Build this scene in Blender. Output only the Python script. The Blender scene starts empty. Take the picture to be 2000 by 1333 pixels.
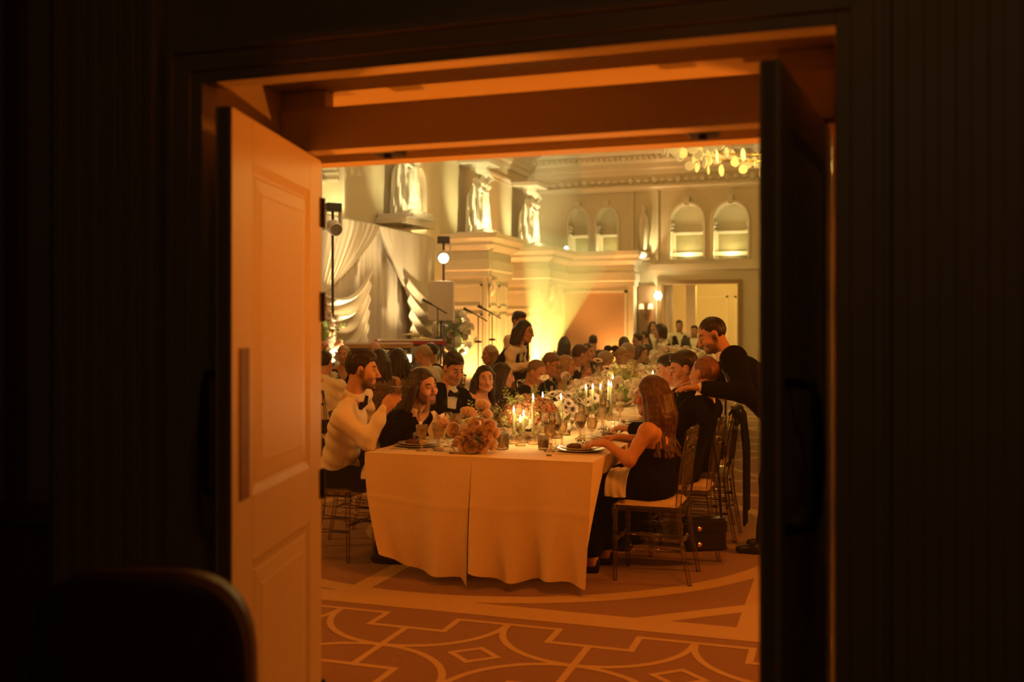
import bpy, bmesh, math, random
import numpy as np
from mathutils import Vector, Matrix
random.seed(7)
PI = math.pi
SC = bpy.context.scene
COL = SC.collection

# ------------------------------------------------------------------ camera
EYE = 1.53
cam_d = bpy.data.cameras.new('camera')
cam = bpy.data.objects.new('camera', cam_d)
COL.objects.link(cam)
cam.location = (0, 0, EYE)
cam.rotation_euler = (PI / 2, 0, math.radians(18.5))
cam_d.sensor_width = 36
cam_d.lens = 35
cam_d.shift_y = -0.01325
cam_d.clip_start = 0.05
cam_d.clip_end = 100
cam_d.dof.use_dof = True
cam_d.dof.focus_distance = 6.9
cam_d.dof.aperture_fstop = 2.0
SC.camera = cam

# ------------------------------------------------------------------ view, world
SC.view_settings.view_transform = 'Standard'
SC.view_settings.look = 'None'
SC.view_settings.gamma = 1
SC.view_settings.use_curve_mapping = False
SC.view_settings.exposure = 0.0
CY = SC.cycles
CY.max_bounces = 5
CY.diffuse_bounces = 2
CY.glossy_bounces = 2
CY.transmission_bounces = 4
CY.transparent_max_bounces = 14
CY.volume_bounces = 0
CY.caustics_reflective = False
CY.caustics_refractive = False
CY.use_denoising = True
CY.use_adaptive_sampling = True
CY.adaptive_threshold = 0.04
CY.adaptive_min_samples = 16
w = bpy.data.worlds.new('world')
SC.world = w
w.use_nodes = True
w.node_tree.nodes['Background'].inputs[0].default_value = (1.0, 0.45, 0.12, 1)
w.node_tree.nodes['Background'].inputs[1].default_value = 0.006
# thin stage haze fills the air
wv = w.node_tree.nodes.new('ShaderNodeVolumeScatter')
wv.inputs['Color'].default_value = (1, .93, .78, 1)
wv.inputs['Density'].default_value = 0.005
wv.inputs['Anisotropy'].default_value = 0.15
w.node_tree.links.new(wv.outputs[0], w.node_tree.nodes['World Output'].inputs['Volume'])

def lamp(name, kind, loc, energy, color, size=0.1, aim=None, spot=None, blend=0.5):
    d = bpy.data.lights.new(name, kind)
    d.energy = energy
    d.color = color
    if kind == 'AREA':
        d.shape = 'DISK'
        d.size = size
    else:
        d.shadow_soft_size = size
    if spot:
        d.spot_size = math.radians(spot)
        d.spot_blend = blend
    o = bpy.data.objects.new(name, d)
    COL.objects.link(o)
    o.location = loc
    if aim is not None:
        v = Vector(aim) - Vector(loc)
        o.rotation_euler = v.to_track_quat('-Z', 'Y').to_euler()
    return o

AMBER = (1.0, 0.235, 0.016)
WARM = (1.0, 0.50, 0.13)
PEACH = (1.0, 0.42, 0.12)
GOLD = (1.0, 0.62, 0.13)
PALE = (1.0, 0.84, 0.38)
CREAM = (1.0, 0.74, 0.36)
# amber wash lamps of the ballroom near the doors
lamp('wash_lamp', 'AREA', (2.6, 6.6, 1.9), 85, AMBER, 0.6, aim=(-1.6, 4.2, 1.0))
lamp('wash_lamp', 'AREA', (-0.3, 3.9, 4.4), 62, AMBER, 0.7, aim=(-2.0, 6.0, 0.5))
lamp('wash_lamp', 'AREA', (-6.2, 4.6, 3.6), 50, (1.0, 0.33, 0.04), 0.7, aim=(-3.2, 6.4, 0.8))
# chandelier light, then an added room fill with no fitting
lamp('chandelier_and_fill', 'POINT', (-1.4, 17.6, 4.3), 240, GOLD, 0.6)
lamp('chandelier_and_fill', 'POINT', (-2.1, 9.6, 5.0), 60, WARM, 0.6)
# added fill brightening the drapes, no fixture seen
lamp('drape_fill', 'AREA', (-4.6, 12.6, 5.0), 40, CREAM, 0.5, aim=(-7.5, 15.2, 2.0))
# amber fill added out of view to brighten the doorway soffit
for x in (-2.45, 0.35):
    lamp('soffit_fill', 'SPOT', (x, 3.9, 0.12), 190, AMBER, 0.05, aim=(-1.0 + (x + 1.0) * .2, 3.05, 2.3), spot=75, blend=.8)
# dim unseen fill added to lift the door casing and pilasters
lamp('foyer_fill', 'POINT', (0.1, 0.1, 2.9), 4.5, (1.0, 0.52, 0.18), 0.15)
# pin spots from the ceiling on the table
for y in (6.4, 7.6, 9.0, 10.6, 12.2, 13.8):
    lamp('pin_spot', 'SPOT', (-2.08, y + 0.3, 5.9), 470, (1.0, 0.66, 0.24), 0.06, aim=(-2.08, y, 0.76), spot=15, blend=0.7)

# ------------------------------------------------------------------ materials
MATS = {}
def mat(name, col, rough=0.5, metal=0.0, noise=0.0, nscale=20.0, bump=0.0, bscale=60.0, emit=None, estr=0.0,
        trans=0.0, sheen=0.0, spec=0.5, stretch=None, sss=0.0):
    if name in MATS:
        return MATS[name]
    m = bpy.data.materials.new(name)
    m.use_nodes = True
    nt = m.node_tree
    b = nt.nodes['Principled BSDF']
    c = (col[0], col[1], col[2], 1)
    b.inputs['Base Color'].default_value = c
    b.inputs['Roughness'].default_value = rough
    b.inputs['Metallic'].default_value = metal
    b.inputs['Specular IOR Level'].default_value = spec
    if trans:
        b.inputs['Transmission Weight'].default_value = trans
    if sheen:
        b.inputs['Sheen Weight'].default_value = sheen
    if sss:
        b.inputs['Subsurface Weight'].default_value = sss
        b.inputs['Subsurface Radius'].default_value = (0.02, 0.008, 0.004)
    if emit:
        b.inputs['Emission Color'].default_value = (emit[0], emit[1], emit[2], 1)
        b.inputs['Emission Strength'].default_value = estr
    if noise or bump:
        tc = nt.nodes.new('ShaderNodeTexCoord')
        mp = nt.nodes.new('ShaderNodeMapping')
        if stretch:
            mp.inputs['Scale'].default_value = stretch
        nt.links.new(tc.outputs['Object'], mp.inputs['Vector'])
    if noise:
        n = nt.nodes.new('ShaderNodeTexNoise')
        n.inputs['Scale'].default_value = nscale
        n.inputs['Detail'].default_value = 4
        nt.links.new(mp.outputs[0], n.inputs['Vector'])
        mx = nt.nodes.new('ShaderNodeMix')
        mx.data_type = 'RGBA'
        mx.inputs[6].default_value = tuple(max(0, v * (1 - noise)) for v in col) + (1,)
        mx.inputs[7].default_value = tuple(min(1, v * (1 + noise)) for v in col) + (1,)
        nt.links.new(n.outputs['Fac'], mx.inputs[0])
        nt.links.new(mx.outputs[2], b.inputs['Base Color'])
    if bump:
        n2 = nt.nodes.new('ShaderNodeTexNoise')
        n2.inputs['Scale'].default_value = bscale
        n2.inputs['Detail'].default_value = 5
        nt.links.new(mp.outputs[0], n2.inputs['Vector'])
        bp = nt.nodes.new('ShaderNodeBump')
        bp.inputs['Strength'].default_value = bump
        bp.inputs['Distance'].default_value = 0.01
        nt.links.new(n2.outputs['Fac'], bp.inputs['Height'])
        nt.links.new(bp.outputs[0], b.inputs['Normal'])
    MATS[name] = m
    return m

def clear_mat(name, tint, gloss_rough=0.03, mixfac=0.22, refr=False, diff=0.0):
    """thin clear glass or acrylic: sees through, with a mirror-like sheen"""
    if name in MATS:
        return MATS[name]
    m = bpy.data.materials.new(name)
    m.use_nodes = True
    nt = m.node_tree
    nt.nodes.clear()
    out = nt.nodes.new('ShaderNodeOutputMaterial')
    tr = nt.nodes.new('ShaderNodeBsdfTransparent')
    tr.inputs[0].default_value = tint + (1,)
    gl = nt.nodes.new('ShaderNodeBsdfGlossy')
    gl.inputs['Roughness'].default_value = gloss_rough
    gl.inputs[0].default_value = (1, 0.95, 0.85, 1)
    lw = nt.nodes.new('ShaderNodeLayerWeight')
    lw.inputs[0].default_value = mixfac
    mx = nt.nodes.new('ShaderNodeMixShader')
    nt.links.new(lw.outputs['Fresnel'], mx.inputs[0])
    if refr:
        rf = nt.nodes.new('ShaderNodeBsdfRefraction')
        rf.inputs['IOR'].default_value = 1.3
        rf.inputs[0].default_value = tint + (1,)
        m2 = nt.nodes.new('ShaderNodeMixShader')
        m2.inputs[0].default_value = 0.5
        nt.links.new(tr.outputs[0], m2.inputs[1])
        nt.links.new(rf.outputs[0], m2.inputs[2])
        nt.links.new(m2.outputs[0], mx.inputs[1])
    else:
        nt.links.new(tr.outputs[0], mx.inputs[1])
    nt.links.new(gl.outputs[0], mx.inputs[2])
    if diff:
        tl = nt.nodes.new('ShaderNodeBsdfTranslucent'); df = nt.nodes.new('ShaderNodeBsdfDiffuse')
        tl.inputs[0].default_value = (1, .88, .66, 1); df.inputs[0].default_value = (1, .88, .66, 1)
        ma = nt.nodes.new('ShaderNodeMixShader'); mb_ = nt.nodes.new('ShaderNodeMixShader')
        mb_.inputs[0].default_value = diff
        nt.links.new(tl.outputs[0], ma.inputs[1]); nt.links.new(df.outputs[0], ma.inputs[2])
        nt.links.new(mx.outputs[0], mb_.inputs[1]); nt.links.new(ma.outputs[0], mb_.inputs[2])
        mx = mb_
    nt.links.new(mx.outputs[0], out.inputs[0])
    MATS[name] = m
    return m

M_plaster = mat('plaster', (0.80, 0.70, 0.50), 0.7, noise=0.05, nscale=3, bump=0.08, bscale=30)
M_plaster_w = mat('plaster_white', (0.86, 0.78, 0.62), 0.6, noise=0.05, nscale=6, bump=0.1, bscale=40)
M_doorpaint = mat('door_paint', (0.72, 0.57, 0.36), 0.42, noise=0.04, nscale=5, bump=0.03, bscale=25)
M_framepaint = mat('frame_paint', (0.55, 0.44, 0.30), 0.5, noise=0.06, nscale=6, bump=0.03)
M_darkwood = mat('dark_panel', (0.22, 0.13, 0.07), 0.5, noise=0.15, nscale=8, stretch=(6, 6, 0.4))
M_brass = mat('aged_brass', (0.20, 0.115, 0.05), 0.5, metal=0.7, noise=0.2, nscale=12)
M_iron = mat('dark_iron', (0.02, 0.016, 0.012), 0.4, metal=0.6)
M_carpet = mat('carpet', (0.27, 0.125, 0.06), 0.95, noise=0.25, nscale=160, bump=0.5, bscale=350, sheen=0.2)
M_carpet_line = mat('carpet_line', (0.56, 0.38, 0.19), 0.95, noise=0.16, nscale=160, bump=0.5, bscale=350)
M_cloth = mat('table_linen', (0.84, 0.66, 0.40), 0.75, noise=0.03, nscale=40, bump=0.06, bscale=220, sheen=0.15)
M_napkin = mat('napkin_linen', (0.84, 0.78, 0.66), 0.8, bump=0.15, bscale=40)
M_black = mat('black_wool', (0.004, 0.0036, 0.0036), 0.9, bump=0.1, bscale=60, spec=0.06)
M_blacksatin = mat('black_satin', (0.006, 0.005, 0.005), 0.45, spec=0.2)
M_shirt = mat('white_cotton', (0.86, 0.80, 0.68), 0.75, noise=0.03, nscale=10, bump=0.35, bscale=16, stretch=(1, 1, 0.6))
M_shoe = mat('black_leather', (0.008, 0.007, 0.006), 0.3, spec=.3)
M_silver = mat('silver', (0.85, 0.82, 0.76), 0.16, metal=1.0)
M_gold = mat('gold_metal', (0.9, 0.62, 0.25), 0.25, metal=1.0)
M_china = mat('china', (0.85, 0.80, 0.70), 0.2)
M_glass = clear_mat('drinking_glass', (0.97, 0.94, 0.88), 0.03, 0.20, diff=.09)
M_crystal = clear_mat('cut_crystal', (0.97, 0.90, 0.78), 0.08, 0.22, diff=.20)
M_acrylic = clear_mat('clear_acrylic', (0.90, 0.84, 0.74), 0.06, 0.34, diff=.03)
M_wine = mat('red_wine', (0.03, 0.003, 0.004), 0.1)
M_wwine = mat('white_wine', (0.75, 0.5, 0.18), 0.05, trans=0.8)
M_wax = mat('green_wax', (0.42, 0.48, 0.28), 0.5, sss=0.2)
M_waxw = mat('cream_wax', (0.80, 0.68, 0.48), 0.5, sss=0.2)
M_flame = mat('flame', (1, 0.8, 0.4), 0.5, emit=(1.0, 0.78, 0.42), estr=40)
M_card = mat('card', (0.82, 0.74, 0.62), 0.7)
M_cushion = mat('seat_cushion', (0.62, 0.48, 0.32), 0.8, bump=0.1, bscale=80)
M_stemg = mat('stem_green', (0.16, 0.22, 0.06), 0.6)
M_leaf = mat('leaf_green', (0.20, 0.27, 0.07), 0.55, noise=0.3, nscale=30)
M_leafpale = mat('leaf_pale', (0.50, 0.52, 0.22), 0.6, noise=0.25, nscale=30)
def petal_mat(name, col):
    m = mat(name, col, .6, noise=.06, nscale=30)
    nt = m.node_tree; b = nt.nodes['Principled BSDF']; out = nt.nodes['Material Output']
    t = nt.nodes.new('ShaderNodeBsdfTranslucent'); t.inputs[0].default_value = tuple(col) + (1,)
    x = nt.nodes.new('ShaderNodeMixShader'); x.inputs[0].default_value = .45
    nt.links.new(b.outputs[0], x.inputs[1]); nt.links.new(t.outputs[0], x.inputs[2]); nt.links.new(x.outputs[0], out.inputs[0])
    return m
M_flwhite = petal_mat('petal_white', (.92, .84, .70))
M_flpink = petal_mat('petal_pink', (.95, .79, .68))
M_flblush = petal_mat('petal_blush', (.95, .85, .75))
M_flbronze = mat('petal_bronze', (0.45, 0.24, 0.12), 0.6, noise=0.3, nscale=30)
M_flrust = mat('petal_rust', (0.60, 0.26, 0.14), 0.6, noise=0.25, nscale=30)
M_flcentre = mat('flower_centre', (0.015, 0.010, 0.012), 0.6)
M_drape = mat('stage_drape', (0.80, 0.70, 0.55), 0.55, sheen=0.2, bump=0.05, bscale=60)
M_stage = mat('stage_skirt', (0.30, 0.22, 0.15), 0.8)
M_plasticblk = mat('black_plastic', (0.02, 0.02, 0.02), 0.4)
M_plasticwht = mat('white_plastic', (0.75, 0.72, 0.66), 0.4)
M_speaker = mat('cream_speaker', (0.62, 0.50, 0.34), 0.6, bump=0.3, bscale=300)
M_leather = mat('brown_leather', (0.11, 0.045, 0.02), 0.45, noise=0.2, nscale=12, bump=0.1, bscale=90)

# ------------------------------------------------------------------ mesh helpers
class MB:
    """collects geometry for ONE mesh object"""
    def __init__(self):
        self.v = []; self.f = []; self.m = []; self.cur = 0
    def add(self, vs, fs):
        o = len(self.v)
        self.v.extend([tuple(p) for p in vs])
        self.f.extend([tuple(i + o for i in f) for f in fs])
        self.m.extend([self.cur] * len(fs))
        return self
    def box(self, x0, x1, y0, y1, z0, z1, rz=0.0, c=None):
        vs = [(x, y, z) for z in (z0, z1) for y in (y0, y1) for x in (x0, x1)]
        if rz:
            cx, cy = c if c else ((x0 + x1) / 2, (y0 + y1) / 2)
            ca, sa = math.cos(rz), math.sin(rz)
            vs = [(cx + (x - cx) * ca - (y - cy) * sa, cy + (x - cx) * sa + (y - cy) * ca, z) for x, y, z in vs]
        return self.add(vs, [(0, 2, 3, 1), (4, 5, 7, 6), (0, 1, 5, 4), (2, 6, 7, 3), (0, 4, 6, 2), (1, 3, 7, 5)])
    def lathe(self, prof, n=16, c=(0, 0, 0), flute=0.0, nf=0):
        vs = []; fs = []
        k = len(prof)
        for r, z in prof:
            for i in range(n):
                a = 2 * PI * i / n
                rr = r * (1 + flute * math.cos(nf * a)) if nf else r
                vs.append((c[0] + rr * math.cos(a), c[1] + rr * math.sin(a), c[2] + z))
        for j in range(k - 1):
            for i in range(n):
                i2 = (i + 1) % n
                fs.append((j * n + i, j * n + i2, (j + 1) * n + i2, (j + 1) * n + i))
        return self.add(vs, fs)
    def tube(self, pts, r, n=8, r1=None, cap=True):
        P = [Vector(p) for p in pts]
        rs = r if isinstance(r, (list, tuple)) else [r + ((r1 if r1 is not None else r) - r) * i / max(1, len(P) - 1) for i in range(len(P))]
        vs = []; fs = []
        up = None
        for i, p in enumerate(P):
            t = (P[min(i + 1, len(P) - 1)] - P[max(i - 1, 0)]).normalized()
            if up is None:
                up = t.orthogonal().normalized()
            up = (up - t * up.dot(t))
            if up.length < 1e-5: up = t.orthogonal()
            up.normalize()
            bn = t.cross(up)
            for j in range(n):
                a = 2 * PI * j / n
                q = p + (up * math.cos(a) + bn * math.sin(a)) * rs[i]
                vs.append(tuple(q))
        for i in range(len(P) - 1):
            for j in range(n):
                j2 = (j + 1) % n
                fs.append((i * n + j, i * n + j2, (i + 1) * n + j2, (i + 1) * n + j))
        if cap:
            fs.append(tuple(range(n - 1, -1, -1)))
            fs.append(tuple(range((len(P) - 1) * n, len(P) * n)))
        return self.add(vs, fs)
    def ball(self, c, r, n=10, m=6, sc=(1, 1, 1)):
        vs = [(c[0], c[1], c[2] - r * sc[2])]; fs = []
        for j in range(1, m):
            b = -PI / 2 + PI * j / m
            for i in range(n):
                a = 2 * PI * i / n
                vs.append((c[0] + r * sc[0] * math.cos(b) * math.cos(a), c[1] + r * sc[1] * math.cos(b) * math.sin(a), c[2] + r * sc[2] * math.sin(b)))
        vs.append((c[0], c[1], c[2] + r * sc[2]))
        for i in range(n):
            fs.append((0, 1 + (i + 1) % n, 1 + i))
        for j in range(m - 2):
            for i in range(n):
                i2 = (i + 1) % n
                fs.append((1 + j * n + i, 1 + j * n + i2, 1 + (j + 1) * n + i2, 1 + (j + 1) * n + i))
        l = len(vs) - 1
        for i in range(n):
            fs.append((l, 1 + (m - 2) * n + i, 1 + (m - 2) * n + (i + 1) % n))
        return self.add(vs, fs)
    def grid(self, fn, nu, nv, thick=0.0):
        vs = [fn(i / nu, j / nv) for j in range(nv + 1) for i in range(nu + 1)]
        fs = [(j * (nu + 1) + i, j * (nu + 1) + i + 1, (j + 1) * (nu + 1) + i + 1, (j + 1) * (nu + 1) + i) for j in range(nv) for i in range(nu)]
        return self.add(vs, fs)
    def poly_ext(self, pts, z0, z1):
        n = len(pts)
        vs = [(x, y, z0) for x, y in pts] + [(x, y, z1) for x, y in pts]
        fs = [tuple(range(n - 1, -1, -1)), tuple(range(n, 2 * n))] + [(i, (i + 1) % n, n + (i + 1) % n, n + i) for i in range(n)]
        return self.add(vs, fs)
    def mesh(self, name, mats, smooth=False):
        me = bpy.data.meshes.new(name)
        me.from_pydata(self.v, [], self.f)
        if not isinstance(mats, (list, tuple)): mats = [mats]
        for m in mats: me.materials.append(m)
        if len(mats) > 1:
            me.polygons.foreach_set('material_index', self.m)
        if smooth:
            me.polygons.foreach_set('use_smooth', [True] * len(me.polygons))
        me.update()
        return me
    def build(self, name, mats, parent=None, smooth=False, loc=None, rz=0.0, solid=0.0, bevel=0.0):
        o = bpy.data.objects.new(name, self.mesh(name, mats, smooth))
        COL.objects.link(o)
        if parent is not None: o.parent = parent
        if loc is not None: o.location = loc
        if rz: o.rotation_euler = (0, 0, rz)
        if solid:
            md = o.modifiers.new('solid', 'SOLIDIFY'); md.thickness = solid; md.offset = 0
        if bevel:
            md = o.modifiers.new('bevel', 'BEVEL'); md.width = bevel; md.segments = 2; md.limit_method = 'ANGLE'
        return o

def tag(o, label, cat=None, group=None, kind=None):
    o['label'] = label
    if cat: o['category'] = cat
    if group: o['group'] = group
    if kind: o['kind'] = kind
    return o
def struct(o, label, cat='structure'):
    return tag(o, label, cat, None, 'structure')
def empty(name, loc=(0, 0, 0), rz=0.0):
    o = bpy.data.objects.new(name, None)
    o.empty_display_size = 0.1
    COL.objects.link(o)
    o.location = loc
    o.rotation_euler = (0, 0, rz)
    return o
def dup(o, loc=None, rz=None, label=None, parent=None, group=None):
    c = o.copy(); COL.objects.link(c)
    c.parent = parent
    if loc is not None: c.location = loc
    if rz is not None: c.rotation_euler = (0, 0, rz)
    if label: c['label'] = label
    if group: c['group'] = group
    for ch in list(o.children):
        dup(ch, parent=c)
    return c
def moulding(name, p0, p1, nrm, prof, m, parent=None):
    """profile (out, z) swept from p0 to p1, out along nrm"""
    mb = MB()
    vs = []
    for p in (p0, p1):
        for o, z in prof:
            vs.append((p[0] + nrm[0] * o, p[1] + nrm[1] * o, z))
    n = len(prof)
    fs = [(i, (i + 1) % n, n + (i + 1) % n, n + i) for i in range(n)] + [tuple(range(n - 1, -1, -1)), tuple(range(n, 2 * n))]
    mb.add(vs, fs)
    return mb.build(name, m, parent)
# ================================================================== THE SETTING
HALL_Y0, HALL_Y1 = 3.40, 26.0
WXL, WXR = -8.1, 4.2
CEIL = 6.7
DX0, DX1 = -1.755, -0.018          # doorway sides
FY = 2.45                         # foyer face of the door wall
# ---- floor with carpet inlay
fl = struct(MB().box(-9, 5, -1.0, 26.4, -0.05, 0.0).build('floor', M_carpet), 'brown patterned ballroom carpet', 'floor')
cp = MB()
CZ = 0.0010
CK = [0]
def cz():
    CK[0] += 1
    return CZ + .000006 * (CK[0] % 150)
def cline(p, q, wd=0.035):
    a = Vector((p[0], p[1])); b = Vector((q[0], q[1]))
    d = (b - a).normalized(); n = Vector((-d.y, d.x)) * wd / 2
    a2 = a - d * wd / 2; b2 = b + d * wd / 2
    pts = [a2 + n, a2 - n, b2 - n, b2 + n]
    z = cz(); cp.add([(t.x, t.y, z) for t in pts], [(0, 1, 2, 3)])
def carc(c, r, a0, a1, wd=0.035, n=28):
    vs = []; fs = []; zc = cz()
    for i in range(n + 1):
        a = math.radians(a0 + (a1 - a0) * i / n)
        for rr in (r - wd / 2, r + wd / 2):
            vs.append((c[0] + rr * math.cos(a), c[1] + rr * math.sin(a), zc))
    fs = [(2 * i, 2 * i + 1, 2 * i + 3, 2 * i + 2) for i in range(n)]
    cp.add(vs, fs)
cp.box(-8.0, 4.1, 4.96, 5.17, 0.0002, CZ + 0.0011)
PX, PY = 0.955, 0.955
for i in range(-6, 6):
    x = -2.12 + PX * i
    carc((x, 4.83), 0.475, 180, 360)
    carc((x, 4.83 - PY), 0.475, 0, 360, n=48)
    for s in (0, 1):
        yy = (4.64, 4.85) if s == 0 else (4.06, 3.85)
        cline((x - 0.205, yy[0]), (x + 0.205, yy[0]))
        cline((x + 0.205, yy[0]), (x + 0.205, yy[1]))
        cline((x + 0.205, yy[1]), (x + PX - 0.205, yy[1]))
        cline((x + PX - 0.205, yy[1]), (x + PX - 0.205, yy[0]))
    cline((x, 4.64), (x, 4.06))
    cx, cy = x + PX / 2, 4.35
    q = [(cx - .115, cy), (cx, cy - .10), (cx + .115, cy), (cx, cy + .10)]
    for k in range(4): cline(q[k], q[(k + 1) % 4], 0.03)
for cx in (-2.38, 2.6, -7.3):
    carc((cx, 7.25), 2.05, 0, 360, 0.14, 96)
    carc((cx, 7.25), 1.1, 0, 360, 0.10, 64)
for x in (-2.70, -0.46, 1.9, -5.0):
    cline((x, 5.17), (x, 9.2), 0.13)
for x0 in (-1.02, -5.5, 3.3):
    cline((x0, 5.12), (x0 + 1.5, 6.36), 0.12)
for y in (9.3, 13.4, 17.5, 21.6):
    cline((-7.9, y), (4.0, y), 0.16)
    for cx in (-6.6, -4.0, -1.4, 1.2):
        carc((cx, y + 2.05), 1.3, 0, 360, 0.12, 48)
        cline((cx - 1.3, y), (cx + 1.3, y + 4.1), 0.09); cline((cx + 1.3, y), (cx - 1.3, y + 4.1), 0.09)
cpo = cp.build('carpet_inlay', M_carpet_line, fl)
cpo['label'] = 'pale gold carpet lines of circles, keys and diamonds'

# ---- door wall with doorway
w_ = MB()
w_.box(-9, DX0, FY, 3.025, 0, CEIL)
w_.box(-9, -2.05, 3.0, HALL_Y0, 0, CEIL)
w_.box(-2.05, DX0, 3.0, HALL_Y0, 2.30, CEIL)
w_.box(DX1, 5, FY, HALL_Y0, 0, CEIL)
w_.box(DX0, DX1, FY, HALL_Y0, 2.30, CEIL)
struct(w_.build('wall_front', M_framepaint), 'wall between dark foyer and ballroom with the doorway', 'wall')
# foyer casing: stepped frame round the opening
def casing(name, y0, sgn, x0, x1, top, wd, m, steps):
    mb = MB()
    for (o, t, d) in steps:
        y1 = y0 - sgn * d
        a, b = min(y0, y1), max(y0, y1)
        mb.box(x0 - o - t, x0 - o, a, b, 0, top + o + t)
        mb.box(x1 + o, x1 + o + t, a, b, 0, top + o + t)
        mb.box(x0 - o, x1 + o, a, b, top + o, top + o + t)
    return mb.build(name, m, bevel=0.003)
struct(casing('trim_1', FY, 1, DX0, DX1, 2.235, .12, M_framepaint,
              [(-0.004, .034, .022), (.030, .05, .034), (.08, .022, .05)]), 'stepped casing round the doorway on the foyer side', 'trim')
struct(MB().box(DX0 - 0.001, DX1 + 0.001, FY + 0.002, FY + 0.06, 2.235, 2.31).build('trim_2', M_framepaint), 'lintel lining above the doorway', 'trim')
struct(casing('trim_3', HALL_Y0, -1, -2.05, DX1, 2.15, .14, M_plaster_w,
              [(0.0, .05, .025), (.05, .07, .04)]), 'casing round the doorway on the ballroom side', 'trim')
# header beam, stop and transom lining
hb = MB()
hb.box(DX0, DX1, 2.85, 2.93, 2.10, 2.240)
hb.box(DX0, DX0 + 0.16, 2.86, 2.92, 2.239, 2.30)
hb.box(DX1 - 0.16, DX1, 2.86, 2.92, 2.239, 2.30)
struct(hb.build('trim_4', M_framepaint, bevel=0.004), 'dark header beam across the top of the doorway', 'trim')
tb = MB()
tb.box(-2.05, DX1, 3.24, HALL_Y0, 2.150, 2.30)
tb.box(-2.05, DX1, 3.24, 3.275, 2.130, 2.151)
tb.box(-2.05, DX1, 3.30, HALL_Y0 - 0.001, 2.142, 2.151)
struct(tb.build('trim_5', M_framepaint, bevel=0.003), 'moulded transom lining beyond the header beam', 'trim')
for x in (-1.43, -0.40):
    c_ = empty('door_catch', (x, 2.985, 2.10))
    MB().box(-.045, .045, -.05, .05, 0.0, .035).build('body', M_iron, c_, bevel=.004)
    MB().lathe([(0.0, -.012), (.014, -.012), (.014, .0)], 10).build('roller', M_iron, c_)
    tag(c_, 'small dark roller catch under the header above the ' + ('open cream leaf' if x < -1 else 'shadowed leaf'), 'door catch', 'door catches under the header')
# hall jambs
jb = MB()
jb.box(DX1 - 0.018, DX1 + 0.001, 3.035, HALL_Y0, 0, 2.15)
struct(jb.build('trim_6', M_doorpaint), 'pale door stops on the jambs', 'trim')
# fluted pilasters and dado of the foyer
def pilaster(x0, x1, name, label):
    mb = MB()
    mb.box(x0, x1, FY - 0.05, FY, 0, 3.2)
    n = 5
    st = (x1 - x0) / (n * 2 + 1)
    for k in range(n + 1):
        a = x0 + st * 2 * k
        mb.box(a, a + st, FY - 0.068, FY - 0.05, 0.25, 3.2)
    mb.box(x0 - .01, x1 + .01, FY - 0.085, FY, 0, 0.25)
    struct(mb.build(name, M_framepaint, bevel=0.004), label, 'trim')
pilaster(-2.245, -1.885, 'trim_7', 'fluted foyer pilaster beside the left door leaf')
pilaster(0.10, 0.46, 'trim_8', 'fluted foyer pilaster beside the right door leaf')
dd = MB()
dd.box(-3.3, -2.28, FY - .02, FY, 0.0, 0.93)
dd.box(-3.3, -2.28, FY - .045, FY, 0.93, 0.99)
dd.box(-2.46, -2.40, FY - .035, FY, 0.99, 3.2)
dd.box(-3.3, -2.28, FY - .045, FY, 0.0, 0.14)
struct(dd.build('baseboard_foyer', M_darkwood, bevel=.003), 'dark panelled dado on the foyer wall', 'trim')

# ---- door leaves
def leaf(name, loc, ang, flip, label):
    """local x from hinge to free edge; +y is the hall face when flip=1"""
    L, T, H = 0.835, 0.044, 2.095
    r = empty(name, loc, ang)
    struct(r, label, 'door')
    MB().box(0.0, L, -.014, .014, 0.012, H).build('core', M_doorpaint, r)
    for a, b in ((0.0, .135), (L - .155, L)):
        MB().box(a, b, -T / 2, T / 2, .012, H).build('stile', M_doorpaint, r, bevel=.002)
    for a, b in ((.012, .20), (.895, 1.075), (1.975, H)):
        MB().box(.135, L - .155, -T / 2, T / 2, a, b).build('rail', M_doorpaint, r, bevel=.002)
    for a, b in ((.20, .895), (1.075, 1.975)):
        pm = MB()
        x0, x1 = .135, L - .155
        for s in (1, -1):
            o = []
            for ins, d in ((0, .022), (.022, .015), (.03, .0145), (.035, .016), (.075, .019), (.08, .0205)):
                o.append([(x0 + ins, s * d, a + ins), (x1 - ins, s * d, a + ins), (x1 - ins, s * d, b - ins), (x0 + ins, s * d, b - ins)])
            for k in range(len(o) - 1):
                pm.add(o[k] + o[k + 1], [(i, (i + 1) % 4, 4 + (i + 1) % 4, 4 + i) for i in range(4)])
            pm.add(o[-1], [(0, 1, 2, 3)])
        pm.build('panel', M_doorpaint, r)
    pp = MB().box(L - .122, L - .052, flip * T / 2 - .003, flip * T / 2 + .004, 1.075, 1.475).build('push_plate', M_brass, r, bevel=.002)
    pp['label'] = 'aged brass push plate'
    y = -flip * T / 2
    o = -flip
    xx = L - .085
    ph = MB()
    ph.tube([(xx, y, 1.09), (xx, y + o * .055, 1.095), (xx, y + o * .062, 1.13), (xx, y + o * .066, 1.25), (xx, y + o * .062, 1.37), (xx, y + o * .055, 1.405), (xx, y, 1.41)],
            [.012, .011, .012, .015, .012, .011, .012], 10)
    ph.lathe([(0, -.002), (.022, -.002), (.022, .002), (0, .002)], 12, (xx, y + o * .004, 1.09))
    ph.lathe([(0, -.002), (.022, -.002), (.022, .002), (0, .002)], 12, (xx, y + o * .004, 1.41))
    p = ph.build('pull_handle', M_iron, r, smooth=True)
    p['label'] = 'dark iron D-shaped pull handle'
    for z in (.28, 1.0, 1.60, 1.92):
        hm = MB().lathe([(0, 0), (.012, 0), (.012, .10), (0, .10)], 10, (-.014, flip * .02, z - .05))
        hm.box(-.016, .03, flip * .018 - .004, flip * .018 + .004, z - .05, z + .05)
        hm.build('hinge', M_iron, r)
    return r
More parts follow.
